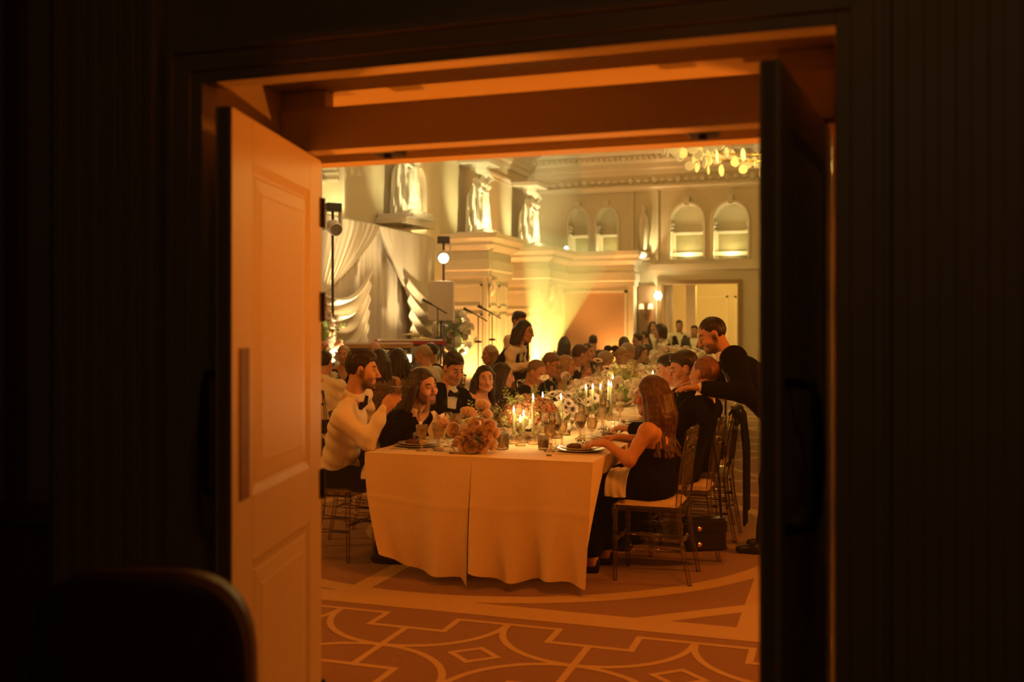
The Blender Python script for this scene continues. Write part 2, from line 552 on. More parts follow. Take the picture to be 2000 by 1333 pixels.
leaf('door_1', (-1.705, 2.99, 0), math.atan2(-.800, .196), 1, 'cream panelled door leaf with brass push plate, opened into the foyer')
leaf('door_2', (-0.058, 2.99, 0), math.atan2(-.89, -.100), -1, 'shadowed door leaf seen almost edge-on with iron pull handle')

# ---- arched walls
def arch_wall(name, to3, s0, s1, top, openings, depth, m, sill=3.3, bot=0.0, extra=None):
    """to3(s, z, inward) -> world; openings = list of (a, b)"""
    mb = MB()
    def q(pts):
        mb.add([to3(*p) for p in pts], [tuple(range(len(pts)))])
    cur = s0
    for a, b in sorted(openings):
        q([(cur, bot, 0), (a, bot, 0), (a, top, 0), (cur, top, 0)])
        q([(a, bot, 0), (b, bot, 0), (b, sill, 0), (a, sill, 0)])
        r = (b - a) / 2; c = (a + b) / 2
        arc = [(a, sill)] + [(c - r * math.cos(PI * k / 14), 4.30 + (4.74 - 4.30) * math.sin(PI * k / 14)) for k in range(15)] + [(b, sill)]
        for k in range(1, len(arc) - 2):
            (x0, z0), (x1, z1) = arc[k], arc[k + 1]
            q([(x0, z0, 0), (x1, z1, 0), (x1, top, 0), (x0, top, 0)])
        for k in range(len(arc) - 1):
            (x0, z0), (x1, z1) = arc[k], arc[k + 1]
            q([(x0, z0, 0), (x1, z1, 0), (x1, z1, depth), (x0, z0, depth)])
        q([(a, sill, 0), (b, sill, 0), (b, sill, depth), (a, sill, depth)])
        q([(x, z, depth) for x, z in arc])
        cur = b
    q([(cur, bot, 0), (s1, bot, 0), (s1, top, 0), (cur, top, 0)])
    if extra: extra(mb)
    return mb.build(name, m)
LW = lambda s, z, d: (WXL - d, s, z)
BW = lambda s, z, d: (s, HALL_Y1 + d, z)
LO = [(c - .38, c + .38) for c in (11.2, 14.75, 18.25, 21.85, 25.35)]
BO = [(-7.09, -6.54), (-6.32, -5.74), (-4.33, -3.48), (-3.22, -2.36), (-0.6, .25), (.55, 1.4)]
wl = struct(arch_wall('wall_left', LW, HALL_Y0, HALL_Y1, CEIL, LO, .45, M_plaster), 'cream ballroom side wall with arched upper niches', 'wall')
# back wall has a doorway below the large arches
def low_back(mb):
    mb.box(WXL, -4.56, HALL_Y1, HALL_Y1 + .3, 0, 3.0)
    mb.box(-2.60, WXR, HALL_Y1, HALL_Y1 + .3, 0, 3.0)
    mb.box(-4.56, -2.60, HALL_Y1, HALL_Y1 + .3, 2.66, 3.0)
wb = struct(arch_wall('wall_back', BW, WXL, WXR, CEIL, BO, .45, M_plaster, bot=3.0, extra=low_back), 'cream ballroom end wall with arched upper windows', 'wall')
struct(MB().box(WXR, WXR + .1, HALL_Y0, HALL_Y1, 0, CEIL).build('wall_right', M_plaster), 'cream ballroom wall behind the right door leaf', 'wall')
struct(MB().box(-9, 5, HALL_Y0 - .9, HALL_Y1 + .4, CEIL, CEIL + .1).build('ceiling', M_plaster_w), 'pale ballroom ceiling', 'ceiling')
# arch surrounds, capitals, transom ledges: parts of the walls
def arch_trim(wall, to3, a, b, m):
    r = (b - a) / 2; c = (a + b) / 2
    mb = MB()
    pr = [(0, .0), (.0, -.04), (.05, -.05), (.07, -.02), (.09, 0)]
    arc = [(a, 3.3, (-1, 0))] + [(c - r * math.cos(PI * k / 16), 4.30 + .44 * math.sin(PI * k / 16), (-math.cos(PI * k / 16), math.sin(PI * k / 16))) for k in range(17)] + [(b, 3.3, (1, 0))]
    vs = []
    for (s, z, n) in arc:
        for o, d in pr:
            vs.append(to3(s + n[0] * o, z + n[1] * o, d))
    k = len(pr)
    fs = [(i * k + j, i * k + j + 1, (i + 1) * k + j + 1, (i + 1) * k + j) for i in range(len(arc) - 1) for j in range(k - 1)]
    mb.add(vs, fs).build('arch_moulding', m, wall)
    # keystone
    ks = MB()
    ks.add([to3(c + x, z, d) for d in (-.09, .02) for x, z in ((-.05, 4.70), (.05, 4.70), (.08, 4.92), (-.08, 4.92))],
           [(0, 1, 2, 3), (7, 6, 5, 4), (0, 4, 5, 1), (1, 5, 6, 2), (2, 6, 7, 3), (3, 7, 4, 0)]).build('keystone', m, wall)
    # impost capitals on the reveals
    for s, sg in ((a, 1), (b, -1)):
        im = MB()
        for z0, z1, o in ((4.22, 4.28, .05), (4.14, 4.17, .035), (4.02, 4.06, .04)):
            P = [to3(s + sg * x, z, d) for z in (z0, z1) for d in (.06, .44) for x in (0, o)]
            im.add(P, [(0, 2, 3, 1), (4, 5, 7, 6), (0, 1, 5, 4), (2, 6, 7, 3), (0, 4, 6, 2), (1, 3, 7, 5)])
        im.build('impost', m, wall)
    # gallery panel inside the niche: ledge and darker panel below
    P = [to3(s, z, d) for z in (3.98, 4.04) for d in (.30, .445) for s in (a, b)]
    MB().add(P, [(0, 2, 3, 1), (4, 5, 7, 6), (0, 1, 5, 4), (2, 6, 7, 3), (0, 4, 6, 2), (1, 3, 7, 5)]).build('ledge', m, wall)
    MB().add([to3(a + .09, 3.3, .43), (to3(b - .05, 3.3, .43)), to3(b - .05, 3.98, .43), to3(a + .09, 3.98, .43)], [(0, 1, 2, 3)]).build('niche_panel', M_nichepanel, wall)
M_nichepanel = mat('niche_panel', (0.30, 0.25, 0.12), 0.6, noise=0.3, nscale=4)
for a, b in LO: arch_trim(wl, LW, a, b, M_plaster_w)
for a, b in BO[:4]: arch_trim(wb, BW, a, b, M_plaster_w)
# niche lamps: small uplights standing on the sills
for a, b in LO[1:]:
    lamp('niche_light', 'AREA', (WXL - .05, (a + b) / 2, 3.42), 7, PALE, .3, aim=(WXL - .45, (a + b) / 2, 4.45))
    lamp('niche_light', 'POINT', (WXL - .10, a + .05, 3.45), .8, PALE, .01)
for a, b in BO[:4]:
    lamp('niche_light', 'AREA', ((a + b) / 2, HALL_Y1 + .05, 3.42), 9 * (b - a) / .85, PALE, .3, aim=((a + b) / 2, HALL_Y1 + .45, 4.45))
    lamp('niche_light', 'POINT', (a + .05, HALL_Y1 + .10, 3.45), .8, PALE, .01)
# cornices
CORN = [(0, 5.55), (.06, 5.55), (.06, 5.68), (.12, 5.72), (.12, 5.85), (.20, 5.92), (.20, 6.02), (.34, 6.10), (.38, 6.22), (.38, 6.30), (.50, 6.38), (.55, 6.52), (.55, 6.62), (.62, CEIL), (0, CEIL)]
ARCHI = [(0, 5.12), (.05, 5.12), (.05, 5.18), (.09, 5.22), (.09, 5.27), (0, 5.27)]
struct(moulding('trim_9', (WXL, HALL_Y0), (WXL, HALL_Y1), (1, 0), CORN, M_plaster_w), 'deep stepped cornice on the side wall', 'trim')
struct(moulding('trim_10', (WXL, HALL_Y1), (WXR, HALL_Y1), (0, -1), CORN, M_plaster_w), 'deep stepped cornice on the end wall', 'trim')
struct(moulding('trim_11', (WXL, HALL_Y0), (WXL, HALL_Y1), (1, 0), ARCHI, M_plaster_w), 'thin upper moulding on the side wall', 'trim')
struct(moulding('trim_12', (WXL, HALL_Y1), (WXR, HALL_Y1), (0, -1), ARCHI, M_plaster_w), 'thin upper moulding on the end wall', 'trim')
# frieze relief between architrave and cornice
fr = MB()
for i in range(58):
    x = WXL + .2 + i * .21
    h = .07 + .04 * (i % 3 == 0)
    fr.ball((x, HALL_Y1 - .01, 5.40), .09, 8, 5, (1.0, .30, h / .09))
    fr.tube([(x, HALL_Y1 - .012, 5.33), (x + .05, HALL_Y1 - .03, 5.42), (x + .12, HALL_Y1 - .02, 5.37), (x + .16, HALL_Y1 - .012, 5.46)], .016, 5)
fo = fr.build('frieze_relief', M_plaster_w, wb, smooth=True); fo['kind'] = 'stuff'
dn = MB()
for i in range(80):
    x = WXL + .3 + i * .15
    dn.box(x, x + .085, HALL_Y1 - .27, HALL_Y1 - .19, 5.93, 6.01)
dn.build('dentils', M_plaster_w, wb)['kind'] = 'stuff'
# side pilaster with a lit shell niche on the end wall
MB().box(-5.36, -5.30, HALL_Y1 - .06, HALL_Y1, 3.3, 5.1).box(-4.70, -4.64, HALL_Y1 - .06, HALL_Y1, 3.3, 5.1).build('pilaster_strip', M_plaster_w, wb)
MB().box(-4.60, -2.2, HALL_Y1 - .04, HALL_Y1, 3.18, 3.27).box(-4.9, -2.0, HALL_Y1 - .09, HALL_Y1, 3.02, 3.18).build('string_course', M_plaster_w, wb)
MB().lathe([(.0, 0), (.16, .0), (.2, .06), (.14, .12), (.14, .2), (0, .2)], 12, (-5.02, HALL_Y1 - .1, 3.3)).lathe([(.06, .2), (.10, .35), (.15, .8), (.12, 1.1), (.05, 1.25), (.08, 1.35), (.0, 1.45)], 12, (-5.02, HALL_Y1 - .1, 3.3)).build('urn_ornament', M_plaster_w, wb, smooth=True)
lamp('urn_uplight', 'SPOT', (-5.02, HALL_Y1 - .42, 3.32), 40, PALE, .012, aim=(-5.02, HALL_Y1, 3.8), spot=80)

# ---- entablatures and piers below the upper storey
ENT = [(0, 2.60), (.06, 2.60), (.06, 2.72), (.10, 2.75), (.10, 2.95), (.05, 2.98), (.05, 3.14), (.14, 3.20), (.20, 3.26), (.20, 3.32), (.30, 3.40), (.32, 3.50), (0, 3.52)]
def ring_ent(x0, x1, y0, y1, prof, m, name, parent):
    """mouldings round a box: +x face, -y face, +y face"""
    mb = MB()
    n = len(prof)
    vs = []
    for o, z in prof:
        pass
    loops = []
    for o, z in prof:
        loops.append([(x0, y0 - o, z), (x1 + o, y0 - o, z), (x1 + o, y1 + o, z), (x0, y1 + o, z)])
    for k in range(n - 1):
        mb.add(loops[k] + loops[k + 1], [(i, i + 1, 4 + i + 1, 4 + i) for i in range(3)])
    mb.add(loops[0], [(0, 1, 2, 3)])
    mb.add(loops[-1], [(0, 1, 2, 3)])
    return mb.build(name, m, parent)
def panel_frame(mb, to3, a, b, z0, z1, t=.045, d=.022):
    for (p, q, r, s) in ((a, b, z0, z0 + t), (a, b, z1 - t, z1), (a, a + t, z0, z1), (b - t, b, z0, z1)):
        P = [to3(u, z, o) for z in (r, s) for o in (0, -d) for u in (p, q)]
        mb.add(P, [(0, 2, 3, 1), (4, 5, 7, 6), (0, 1, 5, 4), (2, 6, 7, 3), (0, 4, 6, 2), (1, 3, 7, 5)])
def pier(idx, y0, y1, px, label):
    r = empty('trim_%d' % idx, (0, 0, 0)); struct(r, label, 'pier')
    MB().box(WXL, px, y0, y1, 0, 2.62).build('shaft', M_plaster, r)
    ring_ent(WXL, px, y0, y1, ENT, M_plaster_w, 'entablature', r)
    pf = MB()
    fx = lambda u, z, o: (px - o, u, z)
    fy = lambda u, z, o: (u, y0 + o, z)
    w3 = (y1 - y0)
    for z0, z1 in ((1.95, 2.45), (.35, 1.82)):
        panel_frame(pf, fx, y0 + .12, y0 + w3 / 2 - .06, z0, z1)
        panel_frame(pf, fx, y0 + w3 / 2 + .06, y1 - .12, z0, z1)
        panel_frame(pf, fy, WXL + .1, px - .1, z0, z1)
    pf.build('panel_moulding', M_plaster_w, r)
    MB().box(WXL, px + .03, y0 - .03, y1 + .03, 0, .22).build('plinth', M_plaster_w, r)
    # console bracket at the corner
    MB().tube([(px + .05, y0 + .1, 2.2), (px + .13, y0 + .1, 2.35), (px + .10, y0 + .1, 2.5), (px + .16, y0 + .1, 2.6)], [.03, .05, .05, .08], 8).build('console', M_plaster_w, r, smooth=True)
    return r
pier(15, 19.7, 21.1, -7.15, 'peach lit pier with heavy cornice under the middle statue')
pier(16, 23.5, 25.0, -6.95, 'peach lit pier with heavy cornice near the room corner')
# end wall lower block
r_ = empty('trim_17', (0, 0, 0)); struct(r_, 'projecting lower wall block with cornice below the small arches', 'wall block')
MB().box(-8.1, -5.2, 25.45, HALL_Y1, 0, 2.62).build('shaft', M_plaster, r_)
lp = []
for o, z in ENT:
    lp.append([(-8.1, 25.45 - o, z), (-5.2 + o * .6, 25.45 - o, z), (-5.2 + o * .6, HALL_Y1, z)])
em = MB()
for k in range(len(lp) - 1): em.add(lp[k] + lp[k + 1], [(0, 1, 4, 3), (1, 2, 5, 4)])
em.add([lp[-1][0], lp[-1][1], lp[-1][2], (-8.1, HALL_Y1, 3.52)], [(0, 1, 2, 3)])
em.build('entablature', M_plaster_w, r_)
pf = MB(); panel_frame(pf, lambda u, z, o: (u, 25.45 + o, z), -7.1, -5.36, .3, 2.5, .07, .04)
pf.build('panel_moulding', M_plaster_w, r_)
MB().box(-7.04, -5.42, 25.44, 25.46, .36, 2.44).build('panel_field', mat('tan_panel', (.60, .38, .20), .6), r_)
# dark pilaster with sconce
struct(MB().box(-5.16, -4.72, 25.9, HALL_Y1, 0, 2.62).build('trim_18', mat('marble_brown', (.34, .20, .11), .35, noise=.3, nscale=5)), 'brown marble pilaster between wall block and framed opening', 'pilaster')
# big framed mirror-like opening to the next room, with columns
fr = MB()
for a in ((-4.66, -4.56, 0, 2.76), (-2.60, -2.50, 0, 2.76), (-4.56, -2.60, 2.66, 2.76)):
    fr.box(a[0], a[1], HALL_Y1 - .09, HALL_Y1, a[2], a[3])
struct(fr.build('trim_19', mat('bronze_frame', (.30, .19, .08), .4, metal=.3)), 'bronze frame of the wide opening to the next room', 'frame')
# next room seen through the framed opening
an = MB()
an.box(-7.0, -6.9, HALL_Y1 + .3, 31.0, 0, 3.4).box(-0.6, -0.5, HALL_Y1 + .3, 31.0, 0, 3.4).box(-7.0, -.5, 31.0, 31.1, 0, 3.4).box(-7.0, -.5, HALL_Y1 + .3, 31.1, 3.4, 3.5).box(-7.0, -.5, HALL_Y1, 31.1, -.05, .0)
struct(an.build('wall_annex', M_plaster), 'cream walls of the next room beyond the bronze framed opening', 'wall')
panb = MB(); panel_frame(panb, lambda u, z, o: (u, 31.0 + o, z), -4.4, -3.4, .3, 2.5, .06, .03); panel_frame(panb, lambda u, z, o: (u, 31.0 + o, z), -3.2, -1.6, .3, 2.5, .06, .03)
struct(panb.build('trim_21', M_plaster_w), 'panel mouldings on the far wall of the next room', 'trim')
lamp('annex_light', 'POINT', (-3.3, 28.4, 3.0), 110, GOLD, .2)
lamp('annex_light', 'POINT', (-4.9, 27.2, .4), 60, PEACH, .1)
for x, y, lb in ((-4.52, 26.75, 'pale round column just inside the bronze framed opening'), (-4.02, 27.6, 'square column further inside the bronze framed opening'), (-2.62, 27.6, 'square column on the far side of the bronze framed opening')):
    c_ = empty('column', (x, y, 0))
    if x < -4.2:
        MB().lathe([(.0, .18), (.16, .18), (.15, 1.2), (.135, 2.9), (0, 2.9)], 20).build('shaft', M_plaster_w, c_, smooth=True)
    else:
        MB().box(-.13, .13, -.13, .13, .18, 2.9).build('shaft', M_plaster_w, c_, bevel=.008)
    MB().box(-.21, .21, -.21, .21, 0, .18).build('base', M_plaster_w, c_, bevel=.01)
    MB().lathe([(.0, 2.68), (.17, 2.68), (.19, 2.74), (.17, 2.78), (.25, 2.92), (.25, 3.40), (0, 3.40)], 16).build('capital', M_plaster_w, c_)
    tag(c_, lb, 'column')
# uplights washing the lower walls
for loc, aim, e in (((-5.45, 25.1, .15), (-5.5, 25.5, 2.0), 60), ((-6.95, 24.9, .15), (-7.2, 25.5, 2.2), 40),
                    ((-6.5, 23.4, .15), (-7.1, 24.0, 2.4), 60), ((-6.55, 20.2, .15), (-7.2, 20.4, 2.4), 60),
                    ((-7.5, 19.2, .15), (-7.7, 19.8, 2.4), 45), ((-7.4, 22.9, .15), (-7.6, 23.5, 2.4), 45)):
    lamp('wall_uplight', 'SPOT', loc, e * 6.0, PEACH, .05, aim=aim, spot=95, blend=.8)
# ================================================================== SDF FIGURES
BIG = 9.0
class SDF:
    """smooth union of tapered capsules and ellipsoids, meshed with surface nets"""
    def __init__(self): self.p = []
    def rc(self, a, b, ra, rb, k=.02, mode='add'):
        a = np.array(a, float); b = np.array(b, float)
        R = max(ra, rb)
        self.p.append(('rc', (a, b, ra, rb), np.minimum(a, b) - R, np.maximum(a, b) + R, k, mode)); return self
    def ell(self, c, r, fr=None, k=.02, mode='add'):
        c = np.array(c, float); r = np.array(r, float)
        fr = np.eye(3) if fr is None else np.array(fr, float)      # rows are the axes
        ext = np.sqrt(((fr * r[:, None]) ** 2).sum(0))
        self.p.append(('el', (c, r, fr), c - ext, c + ext, k, mode)); return self
    def cut(self, fn): self.p.append(('fn', fn, None, None, 0, 'cut')); return self
    def disp(self, fn): self.p.append(('fn', fn, None, None, 0, 'disp')); return self
    def grow(self, d):
        s = SDF()
        for t, q, lo, hi, k, m in self.p:
            if t == 'rc': s.rc(q[0], q[1], q[2] + d, q[3] + d, k, m)
            elif t == 'el': s.ell(q[0], q[1] + d, q[2], k, m)
        return s
    def mesh(self, h):
        lo = np.min([p[2] for p in self.p if p[5] == 'add'], 0) - 3 * h
        hi = np.max([p[3] for p in self.p if p[5] == 'add'], 0) + 3 * h
        lo -= .02; hi += .02
        n = np.ceil((hi - lo) / h).astype(int) + 1
        ax = [(lo[i] + h * np.arange(n[i])).astype(np.float32) for i in range(3)]
        F = np.full(n, BIG, np.float32)
        for t, q, pl, ph, k, mode in self.p:
            if t == 'fn':
                X, Y, Z = ax[0][:, None, None], ax[1][None, :, None], ax[2][None, None, :]
                if mode == 'cut': F = np.maximum(F, q(X, Y, Z)).astype(np.float32)
                else: F = (F + q(X, Y, Z)).astype(np.float32)
                continue
            mg = k + 3 * h
            i0 = np.clip(np.floor((pl - mg - lo) / h).astype(int), 0, n - 1)
            i1 = np.clip(np.ceil((ph + mg - lo) / h).astype(int) + 1, 1, n)
            if np.any(i1 <= i0): continue
            X = ax[0][i0[0]:i1[0]][:, None, None]; Y = ax[1][i0[1]:i1[1]][None, :, None]; Z = ax[2][i0[2]:i1[2]][None, None, :]
            if t == 'rc':
                a, b, ra, rb = q
                d = b - a; L = max(1e-9, float(d @ d))
                px, py, pz = X - a[0], Y - a[1], Z - a[2]
                tt = np.clip((px * d[0] + py * d[1] + pz * d[2]) / L, 0, 1)
                D = np.sqrt((px - tt * d[0]) ** 2 + (py - tt * d[1]) ** 2 + (pz - tt * d[2]) ** 2) - (ra + (rb - ra) * tt)
            else:
                c, r, fr = q
                px, py, pz = X - c[0], Y - c[1], Z - c[2]
                u = [fr[i][0] * px + fr[i][1] * py + fr[i][2] * pz for i in range(3)]
                k0 = np.sqrt((u[0] / r[0]) ** 2 + (u[1] / r[1]) ** 2 + (u[2] / r[2]) ** 2)
                k1 = np.sqrt((u[0] / r[0] ** 2) ** 2 + (u[1] / r[1] ** 2) ** 2 + (u[2] / r[2] ** 2) ** 2)
                D = k0 * (k0 - 1) / np.maximum(k1, 1e-6)
            S = F[i0[0]:i1[0], i0[1]:i1[1], i0[2]:i1[2]]
            kk = max(k, 1e-5)
            if mode == 'add':
                hh = np.clip(.5 + .5 * (S - D) / kk, 0, 1)
                S[...] = S + (D - S) * hh - kk * hh * (1 - hh)
            else:
                D = -D
                hh = np.clip(.5 - .5 * (S - D) / kk, 0, 1)
                S[...] = S + (D - S) * hh + kk * hh * (1 - hh)
        return nets(F, lo, h)

def nets(F, lo, h):
    s = F < 0
    nx, ny, nz = F.shape
    cnt = np.zeros((nx - 1, ny - 1, nz - 1), np.uint8)
    for i in (0, 1):
        for j in (0, 1):
            for k in (0, 1):
                cnt += s[i:nx - 1 + i, j:ny - 1 + j, k:nz - 1 + k]
    mask = (cnt > 0) & (cnt < 8)
    idx = np.argwhere(mask)
    vid = np.full(mask.shape, -1, np.int32)
    vid[mask] = np.arange(len(idx))
    acc = np.zeros((len(idx), 3)); num = np.zeros(len(idx))
    C = {}
    for i in (0, 1):
        for j in (0, 1):
            for k in (0, 1):
                C[i, j, k] = F[idx[:, 0] + i, idx[:, 1] + j, idx[:, 2] + k]
    for axis in range(3):
        for u in (0, 1):
            for v in (0, 1):
                c0 = [0, 0, 0]; o = [q for q in range(3) if q != axis]
                c0[o[0]] = u; c0[o[1]] = v
                c1 = list(c0); c1[axis] = 1
                f0, f1 = C[tuple(c0)], C[tuple(c1)]
                x = (f0 < 0) != (f1 < 0)
                t = np.where(x, f0 / np.where(x, f0 - f1, 1), 0)
                p = np.zeros((len(idx), 3)); p[:, o[0]] = u; p[:, o[1]] = v; p[:, axis] = t
                acc += p * x[:, None]; num += x
    V = lo + h * (idx + acc / np.maximum(num, 1)[:, None])
    Q = []
    for axis in range(3):
        a = np.take(s, range(0, s.shape[axis] - 1), axis); b = np.take(s, range(1, s.shape[axis]), axis)
        e = np.argwhere(a != b)
        o = [q for q in range(3) if q != axis]
        e = e[(e[:, o[0]] > 0) & (e[:, o[1]] > 0) & (e[:, o[0]] < s.shape[o[0]] - 1) & (e[:, o[1]] < s.shape[o[1]] - 1)]
        if not len(e): continue
        ins = a[e[:, 0], e[:, 1], e[:, 2]]
        def cell(du, dv):
            q = e.copy(); q[:, o[0]] += du; q[:, o[1]] += dv
            return vid[q[:, 0], q[:, 1], q[:, 2]]
        quad = np.stack([cell(-1, -1), cell(0, -1), cell(0, 0), cell(-1, 0)], 1)
        flip = ins if axis != 1 else ~ins
        quad[~flip] = quad[~flip][:, ::-1]
        Q.append(quad)
    Q = np.concatenate(Q) if Q else np.zeros((0, 4), int)
    Q = Q[(Q >= 0).all(1)]
    return V, Q

def sdf_obj(name, sdf, h, mats, parent, off, colour=None, smooth_it=1):
    V, Q = sdf.mesh(h)
    if len(Q) == 0: return None
    for _ in range(smooth_it):                       # one light Laplacian pass
        S = np.zeros_like(V); n = np.zeros(len(V))
        for i in range(4):
            for j in (i - 1, (i + 1) % 4):
                np.add.at(S, Q[:, i], V[Q[:, j]]); np.add.at(n, Q[:, i], 1)
        V = V * .6 + .4 * S / np.maximum(n, 1)[:, None]
    me = bpy.data.meshes.new(name)
    W = V - np.array(off)
    me.vertices.add(len(W)); me.vertices.foreach_set('co', W.astype(np.float32).ravel())
    me.loops.add(len(Q) * 4); me.loops.foreach_set('vertex_index', Q.astype(np.int32).ravel())
    me.polygons.add(len(Q))
    me.polygons.foreach_set('loop_start', np.arange(0, len(Q) * 4, 4, dtype=np.int32))
    me.polygons.foreach_set('use_smooth', np.ones(len(Q), bool))
    if not isinstance(mats, (list, tuple)): mats = [mats]
    for m in mats: me.materials.append(m)
    if colour is not None:
        cen = V[Q].mean(1)
        me.polygons.foreach_set('material_index', colour(cen).astype(np.int32))
    me.update(calc_edges=True)
    me.validate()
    o = bpy.data.objects.new(name, me); COL.objects.link(o)
    o.parent = parent
    return o

def nrm(v):
    v = np.array(v, float); return v / max(1e-9, np.linalg.norm(v))
def skin_mat(i):
    i = i % 4
    nm = 'skin_%d' % i
    if nm in MATS: return MATS[nm]
    t = [(.58, .30, .18), (.68, .40, .27), (.48, .25, .15), (.62, .34, .22)][i]
    m = mat(nm, t, .55, noise=.05, nscale=14, spec=.3, bump=.06, bscale=120)
    nt = m.node_tree; b = nt.nodes['Principled BSDF']
    src = b.inputs['Base Color'].links[0].from_socket
    at = nt.nodes.new('ShaderNodeAttribute'); at.attribute_name = 'pig'
    sp = nt.nodes.new('ShaderNodeSeparateColor'); nt.links.new(at.outputs['Color'], sp.inputs[0])
    for ch, col in ((0, (.40, .13, .10, 1)), (1, (.03, .015, .01, 1)), (2, (.06, .028, .016, 1))):
        mx = nt.nodes.new('ShaderNodeMix'); mx.data_type = 'RGBA'
        nt.links.new(sp.outputs[ch], mx.inputs[0]); nt.links.new(src, mx.inputs[6]); mx.inputs[7].default_value = col
        src = mx.outputs[2]
    nt.links.new(src, b.inputs['Base Color'])
    return m
M_lip = mat('lips', (.45, .16, .12), .45)
M_eyew = mat('eye_white', (.42, .36, .30), .3)
M_iris = mat('eye_dark', (.02, .012, .008), .15)
def hair_mat(nm, c, rough=.42):
    return mat('hair_' + nm, c, rough, noise=.35, nscale=70, bump=.5, bscale=90, stretch=(1, 1, .12))
HAIR = {'black': hair_mat('black', (.010, .007, .006)), 'dark': hair_mat('dark', (.022, .012, .008)), 'brown': hair_mat('brown', (.09, .04, .02)),
        'auburn': hair_mat('auburn', (.20, .075, .028)), 'chestnut': hair_mat('chestnut', (.075, .028, .014)), 'blonde': hair_mat('blonde', (.42, .27, .12)), 'grey': hair_mat('grey', (.42, .34, .24), .6),
        'greydark': hair_mat('greydark', (.20, .14, .09), .55)}
M_brow = mat('eyebrow', (.03, .015, .01), .7)

def add_hand(s, wrist, d, pn, side, curl, sc=1.0, spread=.0, k=.006):
    """palm and five fingers; d = hand direction, pn = palm normal, side = +1/-1 thumb side"""
    d = nrm(d); pn = nrm(np.array(pn) - d * np.dot(pn, d)); lat = np.cross(d, pn) * side
    W = np.array(wrist, float)
    kn = []
    for i, (o, L) in enumerate(((.030, .088), (.011, .092), (-.009, .088), (-.028, .080))):
        b = W + lat * o * .6 * sc + d * .012 * sc
        e = W + lat * o * sc + d * L * sc
        s.rc(b, e, .0155 * sc, .0125 * sc, .014); kn.append(e)
    fl = (.074, .082, .076, .060)
    for i, e in enumerate(kn):
        q = np.array(e); a = curl * (.45 + .06 * i)
        sp = spread * (1.5 - i) * .12
        dirv = nrm(d * math.cos(a) + pn * math.sin(a) + lat * sp)
        for fr_, rr in ((.45, .0095), (.31, .0088), (.24, .008)):
            e2 = q + dirv * fl[i] * fr_ * sc
            s.rc(q, e2, rr * sc, rr * .93 * sc, k if fr_ != .45 else .008)
            q = e2; a += curl * .55
            dirv = nrm(d * math.cos(a) + pn * math.sin(a) + lat * sp)
    t0 = W + d * .024 * sc + lat * .022 * sc
    t1 = t0 + (lat * .75 + d * .65 + pn * .25) * .036 * sc
    t2 = t1 + (lat * .35 + d * .85 + pn * (.25 + .3 * curl)) * .034 * sc
    t3 = t2 + (lat * .1 + d * .85 + pn * (.3 + .5 * curl)) * .028 * sc
    s.rc(t0, t1, .016 * sc, .012 * sc, .012); s.rc(t1, t2, .0115 * sc, .010 * sc, .005); s.rc(t2, t3, .010 * sc, .0085 * sc, .004)

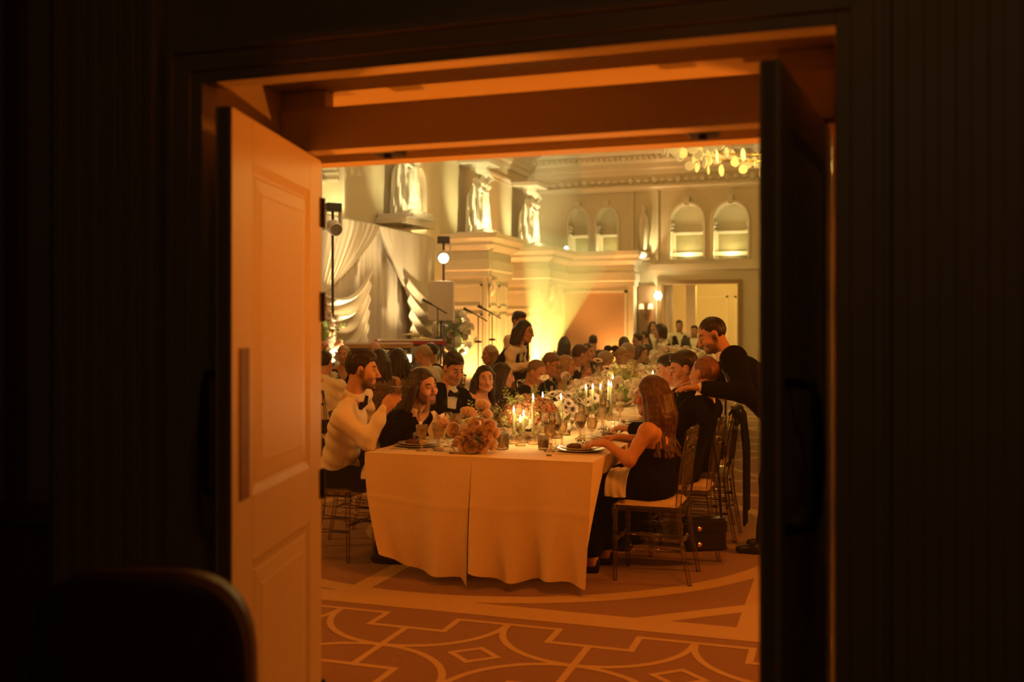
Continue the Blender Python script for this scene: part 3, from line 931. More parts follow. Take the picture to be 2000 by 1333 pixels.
def person(label, base, pel, head, body_yaw, hyaw, hpitch=0., hroll=0., wear='tux', hair='short', hcol='black', skin=0, res=.008,
           armR=None, armL=None, stand=False, legs=True, female=False, wearcol=None, glasses=False, beard=False, group=None, hs=1.0, feet=None, tie=True, sh=1.0):
    """pel, head: world points of pelvis and head centre.  arm = (elbow, wrist, hand_dir, palm_normal, curl)"""
    base = np.array(base, float); P = np.array(pel, float); Hc = np.array(head, float)
    a = math.radians(body_yaw); F = np.array((math.cos(a), math.sin(a), 0)); R = np.array((math.sin(a), -math.cos(a), 0)); U = np.array((0, 0, 1.))
    a = math.radians(hyaw); p_ = math.radians(hpitch)
    hF = np.array((math.cos(a) * math.cos(p_), math.sin(a) * math.cos(p_), math.sin(p_)))
    hR = nrm(np.cross(hF, U)); hU = np.cross(hR, hF)
    rr = math.radians(hroll)
    hR, hU = hR * math.cos(rr) + hU * math.sin(rr), hU * math.cos(rr) - hR * math.sin(rr)
    HM = np.stack([hR, hF, hU])
    hp = lambda x, y, z: Hc + (hR * x + hF * y + hU * z) * hs
    # neck base below the skull, a bit behind
    N = Hc - U * .17 - hF * .035 - (Hc - P) * np.array((.10, .10, 0))
    S = nrm(N - P)
    tl = np.linalg.norm(N - P)
    Fb = nrm(F - S * np.dot(F, S)); Rb = np.cross(Fb, S); 
    TM = np.stack([Rb, Fb, S])
    fw = .93 if female else 1.0
    sw = (.165 if female else .195) * sh
    tp = lambda x, y, z: P + Rb * x + Fb * y + S * (z * tl / .5)
    shR, shL = tp(sw, .0, .435), tp(-sw, .0, .435)
    # ---------------- torso
    def torso(s, g=0.0, bust=True):
        s.ell(tp(0, .0, .03), (.165 * (1.0 if female else 1.0) + g, .125 + g, .12 + g), TM, .05)
        s.ell(tp(0, .0, .18), (.140 * fw * fw + g, .108 + g, .15 + g), TM, .06)
        s.ell(tp(0, .0, .325), (.155 * fw + g, .112 + g, .135 + g), TM, .06)
        s.rc(tp(.05, -.005, .455), shR, .055 + g, .058 * fw + g, .05)
        s.rc(tp(-.05, -.005, .455), shL, .055 + g, .058 * fw + g, .05)
        if female and bust:
            for x in (.065, -.065):
                s.ell(tp(x, .085, .30), (.058 + g, .052 + g, .058 + g), TM, .035)
    def default_arm(sd):
        sh_ = shR if sd > 0 else shL
        el = sh_ - U * .24 + F * .10 + R * sd * .06 - np.array((0, 0, 0))
        wr = el + F * .22 - R * sd * .10 + U * .02
        if stand:
            el = sh_ - U * .27 + R * sd * .05 - F * .02; wr = el - U * .22 + F * .08
            return (el, wr, -U + F * .3, -R * sd, .5)
        # hands resting in the lap
        el = sh_ - U * (.23 if not female else .21) + R * sd * .025 - F * .03
        wr = P + F * .13 + R * sd * .075
        wr = np.array((wr[0], wr[1], .715))
        return (el, wr, F - R * sd * .35 - U * .12, -U, .35)
    arms = [(1, shR) + tuple(armR if armR else default_arm(1)), (-1, shL) + tuple(armL if armL else default_arm(-1))]
    def arm_sdf(s, g=0.0, stop=1.0, k=.03):
        for sd, sh0, el, wr, hd, pn, cu in arms:
            el = np.array(el, float); wr = np.array(wr, float)
            s.rc(sh0, el, .052 * fw + g, .040 * fw + g, k)
            s.rc(el, el + (wr - el) * stop, .040 * fw + g, (.040 + (.026 - .040) * stop) * fw + g, k)
    # ---------------- legs
    hips = [P + R * sd * .09 - U * .02 for sd in (1, -1)]
    if stand:
        ft = feet if feet else [base + R * .10, base - R * .10]
        knees = []; ank = []
        for hpnt, f_ in zip(hips, ft):
            f_ = np.array(f_, float); an = f_ + U * .08
            knees.append((hpnt + an) / 2 + F * .03); ank.append(an)
    else:
        knees = [np.array((*(hpt + F * .40 + R * sd * .03)[:2], P[2] - .03)) for hpt, sd in zip(hips, (1, -1))]
        ft = feet if feet else [np.array((*(k_ - F * .04)[:2], base[2])) for k_ in knees]
        ank = [np.array(f_, float) + U * .08 for f_ in ft]
    def leg_sdf(s, g=0.0, stop=1.0):
        for hh, kk, an in zip(hips, knees, ank):
            s.rc(hh, kk, .080 + g, .056 + g, .04)
            s.rc(kk, kk + (an - kk) * stop, .054 + g, (.054 - .018 * stop) + g, .03)
    def seat(s):            # thighs and seat press flat on the cushion
        if not stand:
            s.cut(lambda X, Y, Z: np.where((X - P[0]) * F[0] + (Y - P[1]) * F[1] < .30, .486 - Z, -1.0))
    root = empty('person', tuple(base))
    tag(root, label, 'person', group)
    off = base
    near = res <= .0085
    # ---------------- body: one continuous skin surface
    b = SDF()
    b.ell(hp(0, -.012, .028), np.array((.074, .093, .088)) * hs, HM, .02)
    b.ell(hp(0, .022, -.045), np.array((.057 if female else .060, .064, .070)) * hs, HM, .03)
    b.ell(hp(0, .066, -.098), np.array((.024 if not female else .019, .020, .020)) * hs, HM, .025)
    b.rc(hp(-.028, .078, .024), hp(.028, .078, .024), .012 * hs, .012 * hs, .015)
    b.rc(hp(.05, .03, -.075), hp(.018, .066, -.098), .018 * hs, .016 * hs, .02)
    b.rc(hp(-.05, .03, -.075), hp(-.018, .066, -.098), .018 * hs, .016 * hs, .02)
    for sd in (1, -1):
        b.ell(hp(.038 * sd, .060, -.028), np.array((.026, .026, .026)) * hs, HM, .02)
        b.ell(hp(.031 * sd, .098, .006), np.array((.017, .016, .012)) * hs, HM, .012, 'sub')
        b.ell(hp(.077 * sd, -.008, -.004), np.array((.011, .019, .032)) * hs, HM, .006)
    b.rc(hp(0, .088, .010), hp(0, .110, -.034), .0085 * hs, .0135 * hs, .012)
    for sd in (1, -1):
        b.ell(hp(.011 * sd, .100, -.040), np.array((.009, .011, .008)) * hs, HM, .008)
    b.rc(hp(-.018, .083, -.058), hp(.018, .083, -.058), .0085 * hs, .0085 * hs, .008)
    b.rc(hp(-.015, .082, -.072), hp(.015, .082, -.072), .009 * hs, .009 * hs, .008)
    if near: b.rc(hp(-.022, .094, -.065), hp(.022, .094, -.065), .003, .003, .003, 'sub')
    b.rc(hp(0, -.022, -.06), tp(0, -.01, .47), (.050 if female else .058) * hs, (.055 if female else .064), .03)
    torso(b)
    arm_sdf(b)
    for sd, sh0, el, wr, hd, pn, cu in arms:
        d = nrm(np.array(wr, float) - np.array(el, float))
        add_hand(b, np.array(wr, float), hd if hd is not None else d, pn, -sd if False else sd, cu, .92 if female else 1.0)
    if legs:
        leg_sdf(b)
        for an in ank: b.rc(an - U * .02, an - U * .052 + F * .12, .026, .018, .03)
    seat(b)
    bd = sdf_obj('body', b, res, skin_mat(skin), root, off)
    n_ = len(bd.data.vertices)
    co = np.zeros(n_ * 3, np.float32); bd.data.vertices.foreach_get('co', co)
    q = (co.reshape(-1, 3) + off - Hc) @ HM.T / hs
    ramp = lambda x, a_, b_: np.clip((x - a_) / (b_ - a_), 0, 1)
    front = ramp(q[:, 1], .055, .075)
    lip = (1 - ramp(np.abs(q[:, 2] + .065) + .25 * np.abs(q[:, 0]), .012, .019)) * (1 - ramp(np.abs(q[:, 0]), .018, .026)) * front * (.95 if female else .6)
    bz = np.abs(q[:, 2] - .030 + 3.5 * (np.abs(q[:, 0]) - .032) ** 2 * 4)
    brow = (1 - ramp(bz, .003, .009)) * (1 - ramp(np.abs(np.abs(q[:, 0]) - .033), .016, .024)) * front * .9
    brd = np.zeros(n_)
    if beard:
        jaw = (1 - ramp(q[:, 2], -.062, -.035)) * ramp(q[:, 2], -.150, -.125) * ramp(q[:, 1], -.01, .015)
        keep = np.maximum(ramp(np.abs(q[:, 0]), .028, .042), 1 - ramp(q[:, 2], -.086, -.074))
        must = (1 - ramp(np.abs(q[:, 2] + .048), .005, .010)) * (1 - ramp(np.abs(q[:, 0]), .024, .034)) * ramp(q[:, 1], .075, .085)
        burn = (1 - ramp(np.abs(q[:, 1] - .005), .010, .022)) * ramp(q[:, 2], -.08, -.05) * (1 - ramp(q[:, 2], .0, .02)) * ramp(np.abs(q[:, 0]), .05, .06)
        brd = np.maximum(np.maximum(jaw * keep, must), burn) * (1 - lip) * beard
    pig = np.stack([lip, brow, brd, np.ones(n_)], 1).astype(np.float32)
    ca = bd.data.color_attributes.new('pig', 'FLOAT_COLOR', 'POINT')
    ca.data.foreach_set('color', pig.ravel())
    if near or res < .012:
        for sd in (1, -1):
            e = MB()
            c_ = hp(.031 * sd, .0770, .006) - base
            e.ball((0, 0, 0), .0125 * hs, 12, 8)
            e.cur = 1
            e.ball((0, .0048 * hs, 0), .0086 * hs, 10, 6)
            eo = e.build('eye', [M_eyew, M_iris], bd, smooth=True)
            eo.matrix_local = Matrix.Translation(Vector(c_)) @ Matrix(np.stack([hR, hF, hU], 1).tolist()).to_4x4()
    # ---------------- clothes
    WC = wearcol
    def vcut(low, wid):
        def fn(X, Y, Z):
            dx, dy, dz = X - P[0], Y - P[1], Z - P[2]
            u = dx * Rb[0] + dy * Rb[1] + dz * Rb[2]; f_ = dx * Fb[0] + dy * Fb[1] + dz * Fb[2]; s_ = (dx * S[0] + dy * S[1] + dz * S[2]) * .5 / tl
            w_ = np.clip((s_ - low) / (.47 - low), 0, 1) * wid
            ins = np.minimum(w_ - np.abs(u), f_ - .02)
            return np.where(s_ > low, ins, -1.0)
        return fn
    def below(zc):        # keep only what is under a height along the spine
        def fn(X, Y, Z):
            return ((X - P[0]) * S[0] + (Y - P[1]) * S[1] + (Z - P[2]) * S[2]) * .5 / tl - zc
        return fn
    def neckhole(s, r0=.066):
        s.rc(tp(0, .0, .47), hp(0, -.01, -.10), r0, r0 + .01, .004, 'sub')
    h2 = res * 1.05
    def collar(s):
        c0 = tp(0, -.004, .468); c1 = c0 + nrm(hp(0, -.022, -.06) - c0) * .045
        s.rc(c0, c1, .073 if not female else .065, .068 if not female else .06, .008)
    if wear in ('tux', 'shirt', 'vest', 'whitejacket', 'suit'):
        s = SDF(); torso(s, .010); collar(s)
        if wear in ('shirt', 'vest'):
            arm_sdf(s, .014, .97)
            for sd, sh0, el, wr, hd, pn, cu in arms:
                el = np.array(el, float); wr = np.array(wr, float); d = nrm(wr - el)
                s.rc(wr - d * .06, wr + d * .005, .036, .036, .004)
            rs = np.random.RandomState(int(abs(P[1]) * 100) % 1000)
            ph = rs.rand(6) * 6
            s.disp(lambda X, Y, Z: .006 * np.sin(38 * (Z + .35 * X) + ph[0]) * np.sin(21 * (Y - .5 * Z) + ph[1]) + .004 * np.sin(60 * (X * .6 + Z) + ph[2]))
        else:
            for sd, sh0, el, wr, hd, pn, cu in arms:
                el = np.array(el, float); wr = np.array(wr, float); d = nrm(wr - el)
                s.rc(wr - d * .09, wr - d * .002, .033 * fw, .033 * fw, .004)
        seat(s)
        so = sdf_obj('shirt', s, h2, WC if (wear == 'shirt' and WC) else M_shirt, root, off)
    if wear in ('tux', 'whitejacket', 'suit'):
        s = SDF(); torso(s, .026); arm_sdf(s, .024, .86, .04)
        s.ell(tp(0, .0, -.05), (.185, .145, .12), TM, .06)
        s.cut(vcut(.10, .085)); neckhole(s, .070)
        jm = WC if WC else (M_black if wear != 'whitejacket' else mat('cream_wool', (.70, .62, .48), .8))
        seat(s)
        jk = sdf_obj('jacket', s, h2, jm, root, off)
        for sd in (1, -1):            # satin lapels
            lm = MB()
            pts = [tp(sd * .012, .158, .10), tp(sd * .050, .166, .24), tp(sd * .082, .135, .40), tp(sd * .075, .04, .495)]
            pts2 = [tp(sd * .022, .157, .105), tp(sd * .100, .150, .26), tp(sd * .135, .115, .37), tp(sd * .092, .035, .49)]
            if not near: continue
            vs = []; nL = 12                # lie on the jacket front
            for k_ in range(nL + 1):
                t_ = k_ / nL * 3; i_ = min(2, int(t_)); t_ -= i_
                ea = np.array(pts[i_]) * (1 - t_) + np.array(pts[i_ + 1]) * t_; eb = np.array(pts2[i_]) * (1 - t_) + np.array(pts2[i_ + 1]) * t_
                for w_ in (0, .33, .67, 1):
                    ok_, co_, no_, _ = jk.closest_point_on_mesh(Vector(ea * (1 - w_) + eb * w_ - base))
                    vs.append(tuple(co_ + no_ * .004))
            lm.add(vs, [(a_ * 4 + b_, a_ * 4 + b_ + 1, a_ * 4 + b_ + 5, a_ * 4 + b_ + 4) for a_ in range(nL) for b_ in range(3)])
            if near: lm.build('lapel', M_blacksatin if jm is M_black else jm, jk, solid=.006)
    if wear == 'vest':
        s = SDF(); torso(s, .020); s.cut(vcut(.20, .080)); neckhole(s, .072)
        s.cut(below(.455))
        for sd, sh0 in ((1, shR), (-1, shL)):
            s.ell(sh0 + Rb * sd * .02, (.075, .09, .095), TM, .01, 'sub')
        sdf_obj('waistcoat', s, h2, M_black, root, off)
    if wear in ('tux', 'shirt', 'vest', 'whitejacket', 'suit') and tie and res < .014:
        t = MB()
        c_ = tp(0, .07, .478)
        for sd in (1, -1):
            vs = []
            for y_ in (-.010, .012):
                for x_, z_ in ((.004, -.010), (.058, -.026), (.058, .026), (.004, .010)):
                    vs.append(tuple(c_ + Rb * sd * x_ + Fb * (y_ + .012 - abs(x_) * .25) + S * z_ - base))
            t.add(vs, [(0, 1, 2, 3), (7, 6, 5, 4), (0, 4, 5, 1), (1, 5, 6, 2), (2, 6, 7, 3), (3, 7, 4, 0)])
        t.ball(tuple(c_ + Fb * .016 - base), .013, 8, 6)
        t.build('bow_tie', M_blacksatin, so)
    if wear in ('tux', 'shirt', 'vest', 'whitejacket', 'suit') and legs:
        s = SDF(); s.ell(tp(0, .0, .01), (.178, .138, .12), TM, .05); leg_sdf(s, .018, .98)
        s.disp(lambda X, Y, Z: .003 * np.sin(30 * (X + Y) + 17 * Z))
        seat(s)
        sdf_obj('trousers', s, h2, M_black, root, off)
        if stand or res < .0085:
            for an in ank:
                s = SDF()
                s.rc(an - U * .045 - F * .045, an - U * .048 + F * .05, .036, .040, .03)
                s.rc(an - U * .048 + F * .05, an - U * .055 + F * .165, .040, .026, .03)
                s.rc(an - U * .03, an + U * .02, .040, .042, .03)
                s.cut(lambda X, Y, Z: (base[2] + .002 - Z) + 0 * X + 0 * Y)
                sdf_obj('shoe', s, .008, M_shoe, root, off)
    if wear in ('dress', 'strapless', 'blouse'):
        dm = WC if WC else M_black
        s = SDF(); torso(s, .012)
        if wear == 'strapless': s.cut(below(.30))
        elif wear == 'dress': s.cut(below(.475)); s.cut(vcut(.28, .085)); neckhole(s, .08)
        else:
            arm_sdf(s, .014, .55); neckhole(s, .075)
        if wear == 'dress':
            for sd, sh0 in ((1, shR), (-1, shL)):
                s.ell(sh0 + Rb * sd * .035, (.06, .08, .08), TM, .01, 'sub')
        if legs:
            for hh, kk, an in zip(hips, knees, ank):
                s.rc(hh, kk, .105, .085, .07); s.rc(kk, kk + (an - kk) * (.75 if not stand else .2), .085, .10, .06)
            s.rc((hips[0] + hips[1]) / 2, (knees[0] + knees[1]) / 2, .09, .075, .06)
        seat(s)
        sdf_obj('dress', s, h2, dm, root, off)
        if near and legs:
            for an in ank:
                s = SDF()
                s.rc(an - U * .055 + F * .0, an - U * .060 + F * .13, .030, .024, .02); s.rc(an - U * .01 - F * .03, an - U * .07 - F * .035, .020, .009, .02)
                s.cut(lambda X, Y, Z: (base[2] + .002 - Z) + 0 * X + 0 * Y)
                sdf_obj('shoe', s, .007, M_shoe, root, off)
    # ---------------- hair
    hm = HAIR[hcol]
    s = SDF()
    def facecut(zline, yline, tilt=.55, side=.03):
        # remove hair over the face and below the ears
        def fn(X, Y, Z):
            dx, dy, dz = (X - Hc[0]) / hs, (Y - Hc[1]) / hs, (Z - Hc[2]) / hs
            f_ = dx * hF[0] + dy * hF[1] + dz * hF[2]; u_ = dx * hU[0] + dy * hU[1] + dz * hU[2]; r_ = dx * hR[0] + dy * hR[1] + dz * hR[2]
            # hairline plane: in front of yline hair must be above zline
            return np.minimum(f_ - yline + .12 * np.abs(r_), zline - u_ + tilt * 0)
        return fn
    def hc(X, Y, Z):
        dx, dy, dz = (X - Hc[0]) / hs, (Y - Hc[1]) / hs, (Z - Hc[2]) / hs
        return (dx * hR[0] + dy * hR[1] + dz * hR[2], dx * hF[0] + dy * hF[1] + dz * hF[2], dx * hU[0] + dy * hU[1] + dz * hU[2])
    def strand(amp, fq):
        def fn(X, Y, Z):
            r_, f_, u_ = hc(X, Y, Z)
            return amp * np.sin(fq * r_ + 40 * f_ * r_ * 8 + 22 * u_) + .6 * amp * np.sin(1.7 * fq * r_ - 35 * u_ + 1)
        s.disp(fn)
    def vstrand(amp, n):
        def fn(X, Y, Z):
            r_, f_, u_ = hc(X, Y, Z)
            th = np.arctan2(r_, -f_ + .02)
            return amp * np.sin(n * th + 14 * u_) + .5 * amp * np.sin(2.3 * n * th - 11 * u_ + 1)
        s.disp(fn)
    def hairline(drop=0., fx=(-.12, -.045, -.018, -.004, .010, .022, .040, .070, .10), fz=(-.080, -.072, -.040, -.034, -.030, .020, .050, .064, .068), part=0.):
        def fn(X, Y, Z):
            r_, f_, u_ = hc(X, Y, Z)
            line = np.interp(f_, fx, fz) - drop + .004 * np.sin(170 * r_) + part * r_
            return (line - u_) * .8
        s.cut(fn)
    if hair in ('short', 'quiff', 'crop', 'receding'):
        s.ell(hp(0, -.019, .032), np.array((.0795, .0965, .0915)) * hs, HM, .02)
        if hair == 'quiff': s.ell(hp(0, .030, .086), np.array((.060, .055, .044)) * hs, HM, .03); s.ell(hp(0, -.03, .09), np.array((.06, .07, .04)) * hs, HM, .03)
        if hair == 'short': s.ell(hp(.012, .022, .086), np.array((.056, .056, .036)) * hs, HM, .03); s.ell(hp(0, -.04, .075), np.array((.066, .06, .048)) * hs, HM, .03)
        strand(.0028 if near else .0012, 230)
        if hair == 'receding': hairline(-.0, (-.12, -.045, -.018, -.004, .010, .018, .030, .045, .10), (-.080, -.072, -.040, -.034, -.030, .020, .078, .094, .13))
        else: hairline()
        for sd in (1, -1): s.ell(hp(.080 * sd, -.006, -.006), np.array((.022, .022, .036)) * hs, HM, .006, 'sub')
    elif hair == 'bald':
        s.ell(hp(0, -.022, .020), np.array((.080, .094, .080)) * hs, HM, .02)
        s.cut(facecut(.3, -.01))
        s.cut(lambda X, Y, Z: ((X - Hc[0]) * hU[0] + (Y - Hc[1]) * hU[1] + (Z - Hc[2]) * hU[2]) - .035)
        s.cut(lambda X, Y, Z: -.065 - ((X - Hc[0]) * hU[0] + (Y - Hc[1]) * hU[1] + (Z - Hc[2]) * hU[2]))
    elif hair in ('long', 'longwave', 'bob', 'shoulder'):
        s.ell(hp(0, -.022, .034), np.array((.088, .100, .095)) * hs, HM, .03)
        Lh = {'long': .34, 'longwave': .42, 'bob': .16, 'shoulder': .20}[hair]
        rs = np.random.RandomState(int(abs(Hc[1] * 37 + Hc[0] * 11)) % 9999)
        nst = 22 if near else 11
        for i in range(nst):
            lay = i % 2
            th = math.radians(-126 + 252 * i / (nst - 1))        # round the back of the head
            ox, oy = math.sin(th) * (.074 + .006 * lay), -math.cos(th) * .085 - .015
            p0 = hp(ox, oy, .03)
            prev = p0; r0 = .030 if not near else .024
            back = nrm(-F + R * math.sin(th) * .5)
            segs = 12 if hair == 'longwave' else 6
            ln = Lh * (1 - .10 * abs(math.sin(th))) * rs.uniform(.88, 1.05)
            a1, a2 = rs.rand() * 1.2 + i * .25, rs.rand() * 1.2
            for j in range(1, segs + 1):
                t = j / segs
                q_ = p0 - U * ln * t + back * (.02 + .05 * t) * (1 if hair != 'bob' else .2) + R * math.sin(th) * (.02 if hair != 'longwave' else .055) * t
                if hair == 'longwave':
                    am = .034 * t
                    q_ = q_ + R * am * math.sin(8.5 * t + a1) + F * am * .6 * math.cos(8 * t + a2)
                r1 = r0 - (.016 if not near else .0135) / segs
                s.rc(prev, q_, r0, r1, .010 if hair != 'longwave' else .007); prev = q_; r0 = r1
        vstrand(.0022 if near else .0012, 26)
        hairline(.0, (-.12, -.03, .0, .012, .022, .032, .05, .075, .11), (-.9, -.9, -.9, -.14, -.05, .02, .052, .074, .085), part=.0)
    elif hair == 'bun':
        s.ell(hp(0, -.020, .034), np.array((.084, .098, .092)) * hs, HM, .02)
        hairline()
        s.cut(lambda X, Y, Z: -.055 - ((X - Hc[0]) * hU[0] + (Y - Hc[1]) * hU[1] + (Z - Hc[2]) * hU[2]))
        s.ell(hp(0, -.115, .0), np.array((.045, .04, .045)) * hs, HM, .015)
        strand(.0016, 200)
    elif hair == 'curly':
        s.ell(hp(0, -.025, .040), np.array((.098, .108, .100)) * hs, HM, .02)
        hairline(.0, (-.12, -.045, -.018, -.004, .014, .030, .045, .075, .11), (-.085, -.08, -.06, -.05, -.045, .01, .045, .060, .066))
        s.cut(lambda X, Y, Z: -.075 - ((X - Hc[0]) * hU[0] + (Y - Hc[1]) * hU[1] + (Z - Hc[2]) * hU[2]))
        s.disp(lambda X, Y, Z: .006 * np.sin(120 * X) * np.sin(130 * Y + 1) * np.sin(115 * Z + 2))
    sdf_obj('hair', s, res, hm, root, off, smooth_it=2)
    if hair == 'bun' and res > .02: pass
    if glasses:
        g = MB()
        for sd in (1, -1):
            pts = [tuple(hp(.032 * sd + .024 * math.cos(t), .105, .004 + .018 * math.sin(t)) - base) for t in [2 * PI * i / 12 for i in range(13)]]
            g.tube(pts, .0022, 5, cap=False)
            g.tube([tuple(hp(.056 * sd, .104, .008) - base), tuple(hp(.080 * sd, .0, .008) - base)], .002, 5)
        g.tube([tuple(hp(-.008, .107, .006) - base), tuple(hp(.008, .107, .006) - base)], .002, 5)
        g.build('glasses', M_plasticblk, root)
    return root
# ================================================================== THINGS
TZ = 0.76
# ---- long table: two rows of tables side by side, each under its own cloth
TX0, TXM, TX1, TY0, TY1 = -2.80, -2.095, -1.36, 5.52, 15.6
for x0, x1, nm in ((TX0, TXM, 'row by the white-shirted diner'), (TXM, TX1, 'row by the long-haired woman')):
    t = empty('banquet_table', ((x0 + x1) / 2, (TY0 + TY1) / 2, 0))
    hw, hl = (x1 - x0) / 2 - .035, (TY1 - TY0) / 2 - .035
    MB().box(-hw, hw, -hl, hl, TZ - .035, TZ - .006).build('tabletop', M_darkwood, t)
    for k in range(7):
        yy = -hl + .5 + (2 * hl - 1.0) * k / 6
        for x in (-.04, .04):
            MB().tube([(x, yy, 0), (x, yy, TZ - .03)], .018, 6).build('leg', M_iron, t)
    tag(t, 'folding banquet table hidden under the cloth, ' + nm, 'table')
def cloth(x0, x1, outer, label):
    """outer=-1: outer edge is x0 (hangs on -x side), +1: x1"""
    mb = MB()
    z = TZ
    nx = 20
    mb.grid(lambda u, v: (x0 + (x1 - x0) * u, TY0 + (TY1 - TY0) * v, z + .0015 * math.sin(40 * v) * math.sin(PI * u)), nx, 60)
    # front skirt
    def fr(u, v):
        x = x0 + (x1 - x0) * u
        e = (1 - u) if outer < 0 else u            # 1 at the outer corner
        if outer < 0:
            hem = .055 + .11 * max(0, e - .25) ** 1.6 * 1.5
            x += .13 * v ** 1.4 * max(0, (e - .15) / .85) ** 2 - .012 * v * (1 - e)
            tail = -.05 * max(0, 1 - (1 - u) / .06) * v ** 3
        else:
            hem = .080 + .022 * math.sin(7.5 * u + 2.2) - .03 * u
            x += -.03 * v * u ** 2 + .014 * v * (1 - u) ** 3
            tail = 0
        zz = z + .002 - (z - hem) * v + tail
        bulge = .018 * math.sin(PI * min(1, v * 1.0)) + .028 * v * math.sin(9 * u + (1.2 if outer < 0 else .4)) + .02 * v * v * math.sin(17 * u + 2) + (.030 * v ** 3 * math.sin(21 * u) if outer > 0 else 0)
        bulge += .05 * v * (1 - e) ** 4
        if v < .06: bulge *= v / .06
        fold = .004 * math.exp(-((v - .42) / .012) ** 2) + .003 * math.exp(-((u - .5) / .02) ** 2)
        return (x, TY0 - .004 - bulge - .03 * v - fold, zz)
    mb.grid(fr, 48, 40)
    # long outer side skirt: deep at the corner, lap length further on
    xo = x0 if outer < 0 else x1
    def sd(u, v):
        y = TY0 + (TY1 - TY0) * u ** 2.2
        dy = y - TY0
        hem = .09 + min(1, dy / .32) ** .8 * .56
        if outer < 0: hem = .17 + min(1, dy / .15) * .48
        zz = z + .002 - (z - hem) * v
        inn = -.10 * v ** 1.3 * (1 - .8 * min(1, dy / .35)) + .008 * v * math.sin(11 * y)
        if dy < .3 - .15 * (outer < 0):
            f0 = fr(0.0 if outer < 0 else 1.0, v)
            t = dy / (.3 - .15 * (outer < 0))
            X = f0[0] * (1 - t) + (xo + outer * inn) * t
            Y = f0[1] * (1 - t) + y * t
            return (X, Y, zz * t + f0[2] * (1 - t))
        return (xo + outer * inn, y, zz)
    mb.grid(sd, 120, 14)
    o = mb.build('tablecloth', M_cloth, smooth=True)
    tag(o, label, 'tablecloth')
cloth(TX0, TXM, -1, 'cream tablecloth whose hem curves up beside the white-shirted diner')
cloth(TXM, TX1, 1, 'cream tablecloth with billowed hem beside the long-haired woman')

# ---- clear banquet chair
def make_chair():
    r = empty('banquet_chair', (0, 0, 0))
    W, D, SH = .20, .20, .455
    for s in (1, -1):
        m = MB()          # turned front leg
        m.lathe([(.0, 0), (.012, 0), (.015, .25), (.019, .27), (.013, .28), (.019, .30), (.016, .32), (.016, .37), (.022, .385), (.014, .395), (.022, .41), (.018, SH), (0, SH)], 10, (s * (W - .01), D - .01, 0))
        m.build('leg', M_acrylic, r, smooth=True)
        m = MB()          # back leg runs up into the back post
        m.tube([(s * (W - .015), -D - .06, 0), (s * (W - .01), -D - .01, .25), (s * (W - .01), -D + .01, SH), (s * (W - .012), -D - .015, .70), (s * (W - .02), -D - .055, .92)], [.013, .016, .018, .016, .014], 8)
        m.build('leg', M_acrylic, r, smooth=True)
        for z in (.20, .29):
            b = MB()
            b.tube([(s * (W - .01), -D - .005, z), (s * (W - .01), -.05, z), (s * (W - .01), -.02, z), (s * (W - .01), 0, z), (s * (W - .01), .02, z), (s * (W - .01), .05, z), (s * (W - .01), D - .01, z)],
                   [.009, .011, .016, .011, .016, .011, .009], 8)
            b.build('stretcher', M_acrylic, r, smooth=True)
    for y, z in ((D - .01, .24), (-D, .24)):
        MB().tube([(-W + .01, y, z), (-.03, y, z), (0, y, z), (.03, y, z), (W - .01, y, z)], [.009, .011, .016, .011, .009], 8).build('stretcher', M_acrylic, r, smooth=True)
    MB().box(-W - .005, W + .005, -D, D + .01, SH - .03, SH).build('seat_frame', M_acrylic, r, bevel=.006)
    s = MB()
    def pad(u, v, zz, sg):
        x = -W + .005 + 2 * (W - .005) * u; y = -D + .01 + (2 * D - .01) * v
        e = min(u, 1 - u, v, 1 - v)
        return (x, y, zz + sg * .030 * min(1, e * 9) ** .5)
    s.grid(lambda u, v: pad(u, v, SH + .004, 1), 14, 14); s.grid(lambda u, v: pad(u, v, SH + .003, 0), 2, 2)
    s.build('cushion', M_cushion, r, smooth=True)
    yb = lambda z: -D + .01 - (z - SH) * .14
    for z, rr in ((.55, .011), (.79, .011), (.91, .017)):
        MB().tube([(-W + .015, yb(z), z), (-.07, yb(z) - .008, z + .006), (0, yb(z) - .012, z + .01), (.07, yb(z) - .008, z + .006), (W - .015, yb(z), z)], rr, 8).build('back_rail', M_acrylic, r, smooth=True)
    for k in range(6):
        x = -.15 + .06 * k
        zs = [.55, .60, .62, .64, .70, .72, .74, .79]
        rs = [.007, .008, .013, .008, .007, .012, .007, .007]
        MB().tube([(x, yb(z) - .006, z) for z in zs], rs, 7).build('spindle', M_acrylic, r, smooth=True)
    for k in range(5):
        x = -.12 + .06 * k
        MB().ball((x, yb(.85) - .01, .852), .022, 8, 6, (1, .5, 1.9)).build('back_bead', M_acrylic, r, smooth=True)
    return r
ch0 = make_chair()
CH_GROUP = 'clear banquet chairs along the long table'
used = [False]
def chair(x, y, rz, label, z=0.0):
    if not used[0]:
        used[0] = True; o = ch0
        o.location = (x, y, z); o.rotation_euler = (0, 0, rz); o['label'] = label
    else:
        o = dup(ch0, (x, y, z), rz, label)
    o['category'] = 'chair'; o['group'] = CH_GROUP
    return o
chair(-1.13, 6.10, PI / 2, 'clear acrylic chair with tan cushion under the long-haired woman')
chair(-1.04, 6.78, PI / 2, 'clear acrylic chair under the auburn-haired guest')
chair(-1.0, 7.40, PI / 2, 'clear acrylic chair under the dark-haired man beyond the auburn-haired guest')
chair(-1.08, 8.05, PI / 2, 'clear acrylic chair under the guest leaning in past the dark-haired man')
chair(-3.25, 5.98, -PI / 2, 'clear acrylic chair under the man in the white shirt')
LROW = [6.58, 7.36, 8.10, 8.78, 9.42, 10.25, 10.85, 11.5, 12.15, 12.75, 13.35, 14.0, 14.75]
